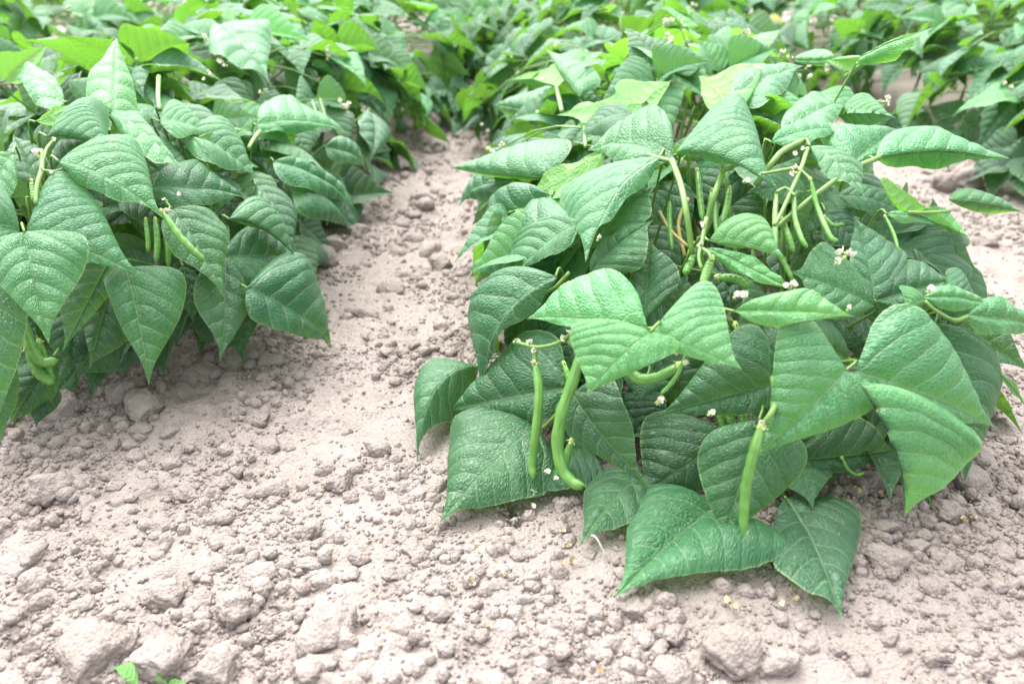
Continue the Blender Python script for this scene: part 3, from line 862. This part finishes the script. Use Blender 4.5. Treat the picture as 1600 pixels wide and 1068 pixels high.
# older, dark leaves added low in the left row to deepen its shade
for B, T, L, Rr, off in (((120, 470), (108, 585), (66, 512), (162, 520), .05), ((215, 478), (190, 588), (168, 520), (254, 530), .055), ((286, 416), (302, 505), (262, 450), (322, 452), .03),
                         ((262, 450), (276, 545), (232, 482), (304, 490), .06), ((415, 436), (432, 508), (388, 470), (456, 470), .05), ((330, 470), (322, 545), (296, 500), (354, 502), .06),
                         ((70, 590), (56, 668), (36, 622), (96, 626), .04), ((150, 540), (150, 606), (118, 566), (184, 570), .06), ((240, 520), (236, 582), (212, 545), (266, 548), .07)):
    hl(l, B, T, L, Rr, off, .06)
stalk_ends = []
for i, (row, B, T, L, Rr, off, age, k) in enumerate(H):
    g = np.random.default_rng(1000 + i)
    nost = k.pop('nostalk', 0); under = k.pop('under', 0); dmg = k.pop('damaged', 0); k.pop('flatg', 0)
    pB, pT = shell_pt(*B, row, off + .006), shell_pt(*T, row, off)
    pL, pR = shell_pt(*L, row, off + .004), shell_pt(*Rr, row, off + .004)
    # keep the four corners of one blade close together in depth
    Lpx = math.hypot(B[0] - T[0], B[1] - T[1])
    ds = np.array([np.linalg.norm(q - C0) for q in (pB, pT, pL, pR)]); mean = np.median(ds)
    lim = 0.085
    pts = []
    for q, s in zip((pB, pT, pL, pR), ds):
        s2 = mean + np.clip(s - mean, -lim, lim)
        q = C0 + (q - C0) / s * s2
        zf = float(soil_h(q[0], q[1])) + 0.015
        if q[2] < zf:                       # slide along the sight line to stay above the soil
            d = (q - C0) / s2; q = C0 + d * ((CAM_H - zf) / -d[2])
        pts.append(q)
    pB, pT, pL, pR = pts
    up = unit(C0 - (pB + pT) / 2)
    if under: up = -up
    k.setdefault('bow', .07 + g.uniform(-.02, .03)); k.setdefault('bulge', g.uniform(.15, .4)); k.setdefault('wave', g.uniform(.012, .034)); k['bulge'] += .10; k.setdefault('tipdrop', g.uniform(-.02, .06))
    if under: k['bow'] = abs(k['bow']) * -.6
    root = nearest(row, pB)
    V, F, uv = blade_mesh(pB, pT, pL, pR, up, seed=i, **k)
    if dmg:                                   # a small torn hole beside the midrib
        cs, ct = np.abs(uv[F, 2].mean(1) - .10), uv[F, 3].mean(1)
        F = F[~((cs < .09) & (np.abs(ct - .37) < .018 + .02 * (cs < .04)))]
    V = V - np.array(root.location)
    o = put('leaf', mesh('leaf', V, F, M_LEAF, True, uv), root, None, leaf_col(age + (.05 if .43 < age < .63 else 0), g))  # mid-tone upper leaves lightened: younger, and sky reflection put into their colour
    if dmg: o['label'] = 'pale drooping leaf with a small torn hole beside its midrib'
    if not nost: stalk_ends.append((row, root, pB, (pB - pT), age))

# leaf stalks: one per trefoil (leaflet bases that lie together share a stalk)
used = []
for row, root, p, d, age in stalk_ends:
    if any(np.linalg.norm(p - q) < 0.022 for q in used): continue
    used.append(p)
    rl = np.array(root.location); gz = rl[2]
    away = unit(np.array((p[0], p[1], 0)) * 1.0)                 # deeper into the plant
    foot = np.array((rl[0] + (p[0] - rl[0]) * .45, rl[1] + (p[1] - rl[1]) * .35 + .04, gz + max(.03, (p[2] - gz) * .35)))
    a = p + unit(d) * .010 + away * .014 - np.array((0, 0, .006))
    midp = a * .6 + foot * .4 + away * .012
    add_tube('leaf_stalk', root, [foot, midp, a, p], [.0020, .0015, .0012, .0013], M_STEM, 7)

# main stems of the front plants
for row, plants in FRONT.items():
    for root in plants:
        g = np.random.default_rng(int(abs(root.location[0]) * 1e4))
        b = np.array(root.location)
        for k in range(5):
            dx, dy = g.uniform(-.11, .11), g.uniform(-.03, .14)
            rr = ROWS[row]; tx, ty = b[0] + dx * 1.1, b[1] + dy
            tz = rr['h'] * math.sqrt(max(.06, .62 - ((tx - rr['x']) / rr['a']) ** 2 - (max(0, rr['y0'] - ty) / rr['b']) ** 2))
            add_tube('stem', root, [b + (dx * .1, dy * .1, -.02), b + (dx * .4, dy * .3, tz * .3), b + (dx * .9, dy * .8, tz * .7), b + (dx * 1.1, dy, tz)],
                     [.0040, .0034, .0026, .0018], M_STEM, 8)

# ------------------------------------------------------------------ pods, stalks and flowers of the front plants
g = np.random.default_rng(77)
def px_pts(row, pts, off):
    return [shell_pt(q[0], q[1], row, off + (q[2] if len(q) > 2 else 0)) for q in pts]
def hero_pod(row, pts, wpx, off, root=None):
    P = px_pts(row, pts, off)
    s = np.array([np.linalg.norm(p - C0) for p in P]); s2 = np.median(s) + np.clip(s - np.median(s), -.02, .02)
    P = [C0 + (p - C0) / a * b for p, a, b in zip(P, s, s2)]
    w = wpx * float(np.mean(s2)) / FPX * (1.02 if wpx > 15 else .88)
    add_pod(root or nearest(row, P[0]), P, w, g)
    return P[0]
PODS = [
    (m, [(836, 568), (842, 610), (838, 670), (832, 720), (833, 752)], 17, -.07),
    (m, [(908, 548), (895, 595), (878, 645), (871, 695), (880, 735), (898, 755), (914, 757)], 23, -.075),
    (m, [(882, 570), (890, 600), (884, 640)], 14, -.05),
    (m, [(893, 690), (880, 730), (868, 745)], 16, -.03),
    (m, [(1189, 668), (1174, 720), (1164, 775), (1161, 840)], 19, -.085),
    (m, [(1058, 572), (1030, 588), (1002, 592), (986, 582), (988, 570)], 20, -.055),
    (m, [(1072, 552), (1060, 582), (1044, 604), (1031, 616)], 9, -.07),
    (m, [(1213, 306), (1211, 340), (1212, 390)], 11, -.03),
    (m, [(1241, 306), (1242, 340), (1252, 372), (1262, 388)], 10, -.04),
    (m, [(1267, 282), (1276, 320), (1290, 355), (1300, 373), (1310, 376)], 10, -.05),
    (m, [(1223, 345), (1232, 370), (1240, 395)], 13, -.02),
    (m, [(1111, 406), (1104, 425), (1097, 445)], 16, -.045),
    (m, [(1090, 268), (1094, 310), (1098, 345)], 13, .05), (m, [(1046, 320), (1046, 350), (1050, 392)], 12, .05),
    (m, [(1112, 300), (1108, 335), (1102, 365)], 13, .06), (m, [(1140, 296), (1136, 322), (1128, 350)], 14, .03),
    (m, [(1118, 320), (1119, 350), (1122, 372)], 11, .04), (m, [(1082, 385), (1078, 410), (1070, 430)], 16, .02),
    (m, [(1176, 396), (1177, 408), (1178, 420)], 10, -.03), (m, [(1125, 433), (1150, 436), (1172, 450)], 17, -.02),
    (m, [(1205, 385), (1222, 405), (1240, 440)], 11, .0), (m, [(1138, 615), (1140, 640), (1142, 665)], 18, .03),
    (m, [(1160, 630), (1161, 650), (1163, 670)], 18, .03), (m, [(1112, 625), (1122, 645), (1130, 670)], 14, .03),
    (m, [(1290, 340), (1302, 352), (1320, 350)], 9, .0), (m, [(1384, 340), (1396, 365), (1404, 392)], 7, -.03),
    (m, [(803, 270), (803, 285), (802, 300)], 12, .0), (m, [(1150, 510), (1155, 530), (1160, 548)], 16, .01),
    (m, [(1316, 716), (1324, 732), (1338, 741), (1352, 738)], 8, .03),
    (l, [(254, 332), (278, 366), (300, 390), (322, 409)], 15, -.06),
    (l, [(34, 492), (48, 540), (66, 565), (92, 562)], 18, .0), (l, [(44, 545), (60, 582), (86, 600)], 17, .01), (l, [(62, 535), (76, 575), (84, 598)], 14, .015),
    (l, [(243, 345), (246, 380), (244, 412)], 13, .01), (l, [(256, 350), (262, 385), (263, 418)], 13, .01),
    (l, [(228, 345), (231, 370), (232, 395)], 11, .02), (l, [(50, 285), (52, 300), (54, 316)], 12, .0),
    (l, [(500, 155), (506, 175), (513, 195)], 6, -.03), (l, [(488, 158), (494, 178), (497, 200)], 6, -.03),
]
for row, pts, w, off in PODS:
    p0 = hero_pod(row, pts, w, off)
# visible stalks: petioles and flower stalks
def stalk(row, pts, wpx, off, name='leaf_stalk', mat=None):
    P = px_pts(row, pts, off); w = wpx * np.linalg.norm(P[0] - C0) / FPX * .5
    add_tube(name, nearest(row, P[0]), P, [w * 1.1, w, w * .9], mat or M_STEM, 8)
stalk(m, [(1012, 242), (1036, 249), (1050, 252)], 7, -.036)
stalk(m, [(1050, 250), (1064, 290), (1072, 330), (1082, 398, .03)], 9, -.045)
stalk(m, [(1128, 248), (1128, 270), (1118, 300), (1106, 340, .02), (1096, 380, .03)], 9, -.01)
stalk(m, [(1160, 252), (1140, 262), (1128, 268)], 7, -.015)
stalk(m, [(1374, 246), (1330, 265), (1280, 300), (1225, 345, .02), (1190, 375, .03)], 7, -.05)
stalk(m, [(1256, 220), (1225, 235), (1210, 250), (1180, 290, .03)], 9, -.03)
stalk(m, [(897, 518), (870, 536), (838, 542), (806, 534)], 6, -.085, 'flower_stalk')
stalk(m, [(836, 542), (836, 570)], 8, -.08, 'flower_stalk')
stalk(m, [(884, 528), (898, 540), (906, 552)], 10, -.08, 'flower_stalk')
stalk(m, [(1104, 340), (1098, 372), (1092, 400), (1096, 420)], 6, -.055, 'flower_stalk')
stalk(m, [(1097, 388), (1108, 396), (1112, 408)], 6, -.055, 'flower_stalk')
stalk(m, [(1262, 232), (1252, 262), (1240, 290), (1222, 330), (1210, 352)], 6, -.05, 'flower_stalk')
stalk(m, [(1246, 262), (1262, 276), (1268, 284)], 5, -.05, 'flower_stalk')
stalk(m, [(1246, 262), (1222, 266), (1190, 272)], 5, -.05, 'flower_stalk')
stalk(m, [(1214, 300), (1228, 294), (1242, 306)], 5, -.05, 'flower_stalk')
stalk(m, [(1208, 590, .04), (1212, 620, .02), (1208, 640), (1192, 662)], 9, -.08, 'flower_stalk')
stalk(m, [(1322, 120), (1340, 106), (1360, 92)], 6, -.03)
stalk(m, [(870, 136), (874, 155), (878, 175, .03)], 7, -.01)
stalk(m, [(914, 178), (914, 205), (915, 230)], 6, .0)
stalk(m, [(1512, 494), (1490, 500), (1460, 484), (1445, 470)], 6, -.055)
stalk(m, [(1005, 510), (980, 470, .05), (960, 440, .09)], 7, -.08)
stalk(m, [(1420, 332), (1450, 332), (1484, 330)], 5, -.04)
stalk(m, [(890, 425), (868, 448), (845, 462)], 6, -.02)
stalk(m, [(1075, 310), (1060, 350), (1070, 400)], 6, .06, 'stem', M_DRYSTEM)
stalk(m, [(1030, 330), (1048, 360), (1075, 385)], 5, .05, 'stem', M_DRYSTEM)
stalk(m, [(876, 640), (862, 655), (848, 668)], 6, -.02)
stalk(l, [(64, 235), (66, 262), (58, 290), (56, 320)], 7, -.05, 'flower_stalk')
stalk(l, [(84, 220), (72, 235), (66, 262)], 5, -.05, 'flower_stalk')
stalk(l, [(66, 266), (84, 268), (98, 264)], 4, -.05, 'flower_stalk')
stalk(l, [(248, 120), (247, 150), (249, 172)], 6, -.02)
stalk(l, [(406, 205), (396, 218), (388, 232)], 6, -.03)
FL = [(m, 806, 533, .9), (m, 826, 533, .8), (m, 833, 546, .8), (m, 836, 566, .8), (m, 1243, 240, 1.0), (m, 1240, 270, 1.2), (m, 1245, 262, .9), (m, 1165, 282, 1.0),
      (m, 1316, 394, 1.5), (m, 1324, 398, 1.2), (m, 1308, 408, 1.0), (m, 1232, 446, 1.1), (m, 1241, 448, 1.0), (m, 1030, 626, 1.0), (m, 834, 768, .9), (m, 833, 790, .8),
      (m, 1291, 104, 1.0), (m, 1292, 112, .9), (m, 1191, 660, .8), (m, 1194, 668, .8), (m, 1052, 549, .9), (m, 1072, 566, .8), (m, 1164, 458, .9), (m, 1150, 462, .8),
      (m, 1454, 453, .9), (m, 1326, 482, .6), (m, 1100, 352, .8), (m, 1093, 382, .9), (m, 1110, 645, .8), (m, 854, 735, .7), (m, 868, 747, .7), (m, 762, 205, 1.1), (m, 753, 195, .9),
      (m, 838, 175, .9), (m, 868, 22, 1.2), (m, 888, 18, 1.4), (m, 1256, 232, .8), (m, 890, 520, .8), (m, 880, 530, .7), (m, 935, 372, .7),
      (l, 58, 240, 1.3), (l, 84, 218, .6), (l, 264, 328, .8), (l, 258, 312, .8), (l, 280, 303, .8), (l, 66, 263, .6), (l, 82, 270, .6), (l, 212, 92, 1.0), (l, 195, 90, 1.0),
      (l, 345, 96, 1.2), (l, 352, 102, 1.2), (l, 325, 112, 1.0), (l, 318, 124, 1.0), (l, 290, 4, 1.5), (l, 308, 22, 1.3), (l, 408, 144, 1.0), (l, 416, 142, .9), (l, 216, 130, .8), (l, 105, 12, 1.2)]
for row, px, py, sc in FL:
    p = shell_pt(px, py, row, -.085 if row == m and py > 450 else -.055)
    add_flower(nearest(row, p), p, g, sc * .66)

# ------------------------------------------------------------------ the rest of the rows
def trefoil(root, row, p, n, d, g, age, Lc, stalk_from):
    """one leaf of three leaflets at p, upper side n, terminal leaflet along d"""
    base = np.array(root.location)
    n = unit(n); d = unit(d - (d @ n) * n); s = np.cross(d, n)
    col0 = age + g.uniform(-.06, .06)
    dr = g.uniform(-.12, .34)
    for kind, ang, off in (('mid', 0, .022), ('left', 1, 0), ('right', -1, 0)):
        a = ang * R(g.uniform(62, 92))
        dd = d * math.cos(a) - s * math.sin(a)
        nn = unit(n + dd * dr * g.uniform(.6, 1.3) + g.normal(size=3) * .13)
        dd = unit(dd - nn * (dd @ nn))
        L = Lc * (1.08 if kind == 'mid' else g.uniform(.88, 1.0))
        b = p + d * off * (Lc / .11) + dd * .003
        tip = b + dd * L
        zf = float(soil_h(tip[0], tip[1])) + .012
        if tip[2] < zf: dd = unit(dd + np.array((0, 0, (zf - tip[2]) / L * 1.2)))
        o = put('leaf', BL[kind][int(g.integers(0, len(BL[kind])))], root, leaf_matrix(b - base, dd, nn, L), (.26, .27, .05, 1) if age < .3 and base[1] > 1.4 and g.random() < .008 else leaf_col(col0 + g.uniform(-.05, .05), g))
    if stalk_from is not None:
        f = stalk_from; mp = (f + p) / 2 + np.array((0, 0, .02)) + g.normal(size=3) * .008
        add_tube('leaf_stalk', root, [f, mp, p - d * .012 - n * .008, p + d * off * 0 + d * .022 * (Lc / .11)], [.0022, .0017, .0014, .0012], M_STEM, 6, 1.0, 9)

def make_plant(root, row, g, nleaf, rho=(.84, 1.04), flowers=5, pods=3, ylim=None, inner=4, frontal=False):
    r = ROWS[row]; b = np.array(root.location)
    kh = g.uniform(.90, 1.10); ka = g.uniform(.74, .86)
    far = float(np.clip((b[1] - (1.95 if row != 'right' else 2.15)) / .8, 0, 1)); ka *= 1 + .85 * far; nleaf = int(nleaf * (1 + .65 * far))
    tips = []
    for k in range(5):
        dx, dy = g.uniform(-.14, .14), g.uniform(-.1, .1)
        top = b + np.array((dx, dy, g.uniform(.15, .24)))
        add_tube('stem', root, [b + (dx * .1, dy * .1, -.015), b + (dx * .45, dy * .4, .08), top], [.0038, .003, .002], M_STEM, 6, 1.0, 7)
        tips.append(top)
    for k in range(nleaf + inner):
        th = g.uniform(-1, 1); th = R(86) * np.sign(th) * abs(th) ** .8
        y = b[1] + g.uniform(-.14, .14)
        fz = 1.0
        if y < r['y0']: fz = math.sqrt(max(.05, 1 - ((r['y0'] - y) / r['b']) ** 2))
        rh = g.uniform(*rho) * fz if k < nleaf else g.uniform(.45, .75) * fz
        p = np.array((r['x'] + r['a'] * ka * math.sin(th) * rh, y, .03 + (r['h'] - .03) * kh * math.cos(th) * rh))
        n = np.array((math.sin(th) / r['a'] * .8, g.normal() * .9, math.cos(th) / r['h'] + .9))
        if y < r['y0']: n[1] -= (r['y0'] - y) / r['b'] ** 2 * 1.2
        n = unit(n); n = unit(n + g.normal(size=3) * .20)
        top = math.cos(th)
        if k < nleaf and g.random() < .11 * top: n = unit(n + np.array((g.normal() * .3, .9, 0)))
        az = g.uniform(0, 6.283)
        d = np.array((math.cos(th) * np.sign(th) * (1.25 - top * .6), 0, -abs(math.sin(th)) * .8)) * 1.0
        d = d + np.array((math.cos(az), math.sin(az), 0)) * (.35 + .6 * top) + np.array((0, -.22, 0))
        if y < r['y0']: d[1] -= .5
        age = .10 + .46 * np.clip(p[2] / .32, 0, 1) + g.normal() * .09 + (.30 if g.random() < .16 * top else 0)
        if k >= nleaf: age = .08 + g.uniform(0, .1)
        f = min(tips, key=lambda q: np.linalg.norm(q - p)); f = f + (b - f) * g.uniform(.1, .6) * np.array((.5, .5, 1))
        trefoil(root, row, p, n, d, g, age, g.uniform(.070, .122), f)
    for k in range(pods):
        th = R(g.uniform(-70, 70)); y = b[1] + g.uniform(-.12, .12); rh = g.uniform(.62, .92)
        p = np.array((r['x'] + r['a'] * math.sin(th) * rh, y, max(.14, r['h'] * math.cos(th) * rh)))
        L = g.uniform(.07, .10); q = g.normal(size=2) * .015
        add_pod(root, [p, p + (q[0] * .3, q[1] * .3, -L * .45), p + (q[0], q[1], -L * .85), p + (q[0] * 1.9, q[1] * 1.9, -L)], .0085, g)
    for k in range(flowers):
        th = R(g.uniform(-60, 60)); y = b[1] + g.uniform(-.12, .12)
        rh = g.uniform(.96, 1.13)
        p = np.array((r['x'] + r['a'] * math.sin(th) * rh, y, r['h'] * math.cos(th) * rh))
        f = min(tips, key=lambda q: np.linalg.norm(q - p))
        add_tube('flower_stalk', root, [f, (f + p) / 2 + (0, 0, .02), p], [.0015, .0012, .0008], M_STEM, 5, 1.0, 6)
        for j in range(int(g.integers(1, 4))):
            add_flower(root, p + g.normal(size=3) * .006, g, g.uniform(.6, 1.05))

# inner leaves that close the front plants behind the leaflets placed above
for row, spec in (('middle', [(0, 4), (1, 3), (2, 4), (3, 9)]), ('left', [(0, 6), (1, 8), (2, 14)])):
    r = ROWS[row]
    for pi, nl in spec:
        root = FRONT[row][pi]; b = np.array(root.location); g = np.random.default_rng(500 + pi + 40 * (row == 'left'))
        for k in range(nl):
            th = R(g.uniform(-82, 82)); y = b[1] + g.uniform(-.04, .16); fz = 1.0
            if y < r['y0']: fz = math.sqrt(max(.05, 1 - ((r['y0'] - y) / r['b']) ** 2))
            rh = g.uniform(.55, .80) * fz
            p = np.array((r['x'] + r['a'] * math.sin(th) * rh, y, .03 + (r['h'] - .03) * math.cos(th) * rh))
            q = p - C0; q = q / (q @ FWD); X = 800 + FPX * (q @ RGT); Y = 534 - FPX * (q @ UPV)
            if row == 'middle' and 985 < X < 1260 and 250 < Y < 470: continue      # the open gap full of pods and stalks
            n = unit(np.array((math.sin(th) / r['a'], -.8, math.cos(th) / r['h'] + .5)) + g.normal(size=3) * .3)
            d = np.array((math.cos(th) * np.sign(th), -.6 + g.normal() * .4, -abs(math.sin(th)))) + g.normal(size=3) * .2
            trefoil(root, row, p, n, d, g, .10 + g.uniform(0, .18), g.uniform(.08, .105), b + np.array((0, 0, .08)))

# the leaves of the crown, spreading outward and nearly flat
for row, spec in (('middle', [(0, 5), (2, 5), (3, 12)]), ('left', [(0, 3), (1, 5), (2, 12)])):
    r = ROWS[row]
    for pi, nl in spec:
        root = FRONT[row][pi]; b = np.array(root.location); g = np.random.default_rng(560 + pi + 40 * (row == 'left'))
        for k in range(nl):
            th = R(g.uniform(-66, 66)); y = b[1] + g.uniform(-.02, .22); fz = 1.0
            if y < r['y0']: fz = math.sqrt(max(.05, 1 - ((r['y0'] - y) / r['b']) ** 2))
            rh = g.uniform(.80, .94) * fz
            p = np.array((r['x'] + r['a'] * math.sin(th) * rh, y, .03 + (r['h'] - .03) * math.cos(th) * rh))
            q = p - C0; q = q / (q @ FWD); X = 800 + FPX * (q @ RGT); Y = 534 - FPX * (q @ UPV)
            if row == 'middle' and (930 < X < 1330 and 190 < Y < 480): continue
            if Y > 420 or (row == 'middle' and X > 1340): continue
            n = unit(np.array((math.sin(th) * .7, -.15, 1.1)) + g.normal(size=3) * .22)
            d = np.array((np.sign(th) * 1.0, g.uniform(-.7, .5), -.12)) + g.normal(size=3) * .15
            trefoil(root, row, p, n, d, g, .42 + g.normal() * .10 + (.3 if g.random() < .2 else 0), g.uniform(.075, .105), b + np.array((0, 0, .10)))

# older leaves added deep inside the front plants, dark to suggest inner shade
for row, xs, ys in (('middle', range(760, 1500, 66), range(275, 760, 62)), ('left', range(-60, 520, 66), range(120, 600, 62))):
    r = ROWS[row]; g = np.random.default_rng(640 + (row == 'left'))
    for X in xs:
        for Y in ys:
            X2, Y2 = X + g.uniform(-25, 25), Y + g.uniform(-22, 22)
            gap = row == 'middle' and 1000 < X2 < 1240 and 260 < Y2 < 460
            p = shell_pt(X2, Y2, row, g.uniform(.17, .22) if gap else g.uniform(.07, .14))
            q = ((p[0] - r['x']) / r['a']) ** 2 + (p[2] / r['h']) ** 2 + (max(0, r['y0'] - p[1]) / r['b']) ** 2
            if q > .95 or p[2] < .05: continue
            root = nearest(row, p)
            n = unit(np.array((g.normal() * .4, -.7, .6 + g.normal() * .3))); d = np.array((g.normal() * .7, -.2, -1 + g.normal() * .4))
            Li = g.uniform(.075, .10); d = unit(d - n * (d @ n)); tz = p[2] + d[2] * Li - float(soil_h(p[0], p[1])) - .015
            if tz < 0: d = unit(d + np.array((0, -.3, -tz / Li * 1.6)))
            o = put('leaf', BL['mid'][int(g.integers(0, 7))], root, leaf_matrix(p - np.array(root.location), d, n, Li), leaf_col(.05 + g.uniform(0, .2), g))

def order_label(row, i):
    t = ORD[i]
    return {'left': f'bean plant in the row left of the furrow, {t} from its near end',
            'middle': f'bean plant in the middle row, {t} behind the front plants',
            'right': f'bean plant in the row right of the bare soil, {t} from its near end',
            'outer_left': f'bean plant in the row at far left, {t} from its near end',
            'outer_right': f'bean plant in the row at far right, {t} from its near end'}[row]

for row, ys in (('middle', 1.20), ('left', 1.40), ('right', 1.25), ('outer_left', 1.7), ('outer_right', 2.2)):
    r = ROWS[row]; y = ys; i = 0
    g = np.random.default_rng({'middle': 11, 'left': 12, 'right': 13, 'outer_left': 14, 'outer_right': 15}[row])
    far = {'middle': 4.2, 'left': 4.2, 'right': 4.2, 'outer_left': 3.9, 'outer_right': 4.0}[row]
    while y < far:
        root = mkplant(r['x'] + g.uniform(-.03, .03), y, order_label(row, i), GRP[row])
        nl = 25 if y < 2.6 else 19
        low = (row == 'middle' and y < 1.38) or (row == 'left' and y < 1.5)
        make_plant(root, row, g, nl - 4 * low, rho=(.60, .84) if low else (.84, 1.04), flowers=4 if y < 2 else 2, pods=3 if y < 2.2 else 1, inner=4 if y < 2.4 else 2)
        y += .20 if y < 2.2 else .24
        i += 1

# ------------------------------------------------------------------ seedlings and litter on the soil
def seedling(px, py, leaves, label):
    p = ground_at(px, py); root = tag(empty('seedling', p), label, 'seedling', 'weed seedlings')
    for i, (B, T, L, Rr, zb, zt) in enumerate(leaves):
        def at(q, z):
            d = ray(*q); return C0 + d * ((CAM_H - z - p[2]) / -d[2])
        pts = [at(B, zb), at(T, zt), at(L, (zb + zt) / 2 + .004), at(Rr, (zb + zt) / 2 + .004)]
        V, F, uv = blade_mesh(*pts, np.array((0, -.3, 1.0)), bow=.15, bulge=.1, seed=900 + i, nv=24, nu=7, wave=.0)
        put('leaf', mesh('leaf', V - np.array(p), F, M_LEAF, True, uv), root, None, (.13, .38, .09, 1))
        add_tube('stem', root, [np.array(p) - (0, 0, .004), np.array(p) + (pts[0] - p) * .5 + (0, 0, .002), pts[0]], [.0012, .001, .0009], M_STEM, 6)
    return root
seedling(212, 1078, [((214, 1074), (175, 1042), (190, 1056), (208, 1036), .012, .022)], 'bright green seedling with one curled leaf at the bottom edge of the photo')
seedling(262, 1080, [((262, 1070), (240, 1062), (248, 1050), (256, 1066), .010, .016), ((262, 1072), (292, 1066), (270, 1060), (282, 1080), .010, .014)],
         'bright green seedling with two small rounded leaves at the bottom edge of the photo')

LIT = [(880, 832), (878, 880), (893, 878), (889, 855), (744, 857), (790, 955), (1138, 940), (1145, 952), (1236, 924), (1243, 938), (1222, 945), (1337, 768), (1348, 765), (1374, 772),
       (937, 1050), (940, 1030), (1520, 810), (1505, 815), (740, 603), (760, 980), (860, 905), (735, 910), (790, 900)]
g = np.random.default_rng(31)
for k, (px, py) in enumerate(LIT):
    p = ground_at(px, py, .004)
    o = put('fallen_petal', ME_DRY[k % 5], None, rot_to(p + np.array((0, 0, .001)), unit(np.array((g.normal() * .4, g.normal() * .4, 1))), g.uniform(.5, .85), g.uniform(0, 6)))
    tag(o, 'dried ochre petal fallen on the pale soil near the middle row', 'petal', 'fallen petals')
p = ground_at(1470, 1036, .003)
V, F = tube([p + (-.010, 0, .001), p + (-.004, .001, .003), p + (.003, 0, .003), p + (.008, -.001, .001)], [.0004, .0012, .0034, .0028, .0006], 8, .7, 12)
o = put('seed_husk', poly_mesh('seed_husk', V - p, F, M_HUSK)); o.location = p
tag(o, 'dark dried husk lying alone on smooth soil at bottom right', 'husk')
a, b_, c_ = ground_at(917, 840, .010), ground_at(930, 838, .018), ground_at(948, 870, .003)
V, F = tube([a, b_, c_], [.0007, .0009, .0006], 6, 1, 12)
o = put('dry_root', poly_mesh('dry_root', V - a, F, M_ROOT)); o.location = a
tag(o, 'thin pale dry root arching from the soil beside the lowest leaves', 'root')
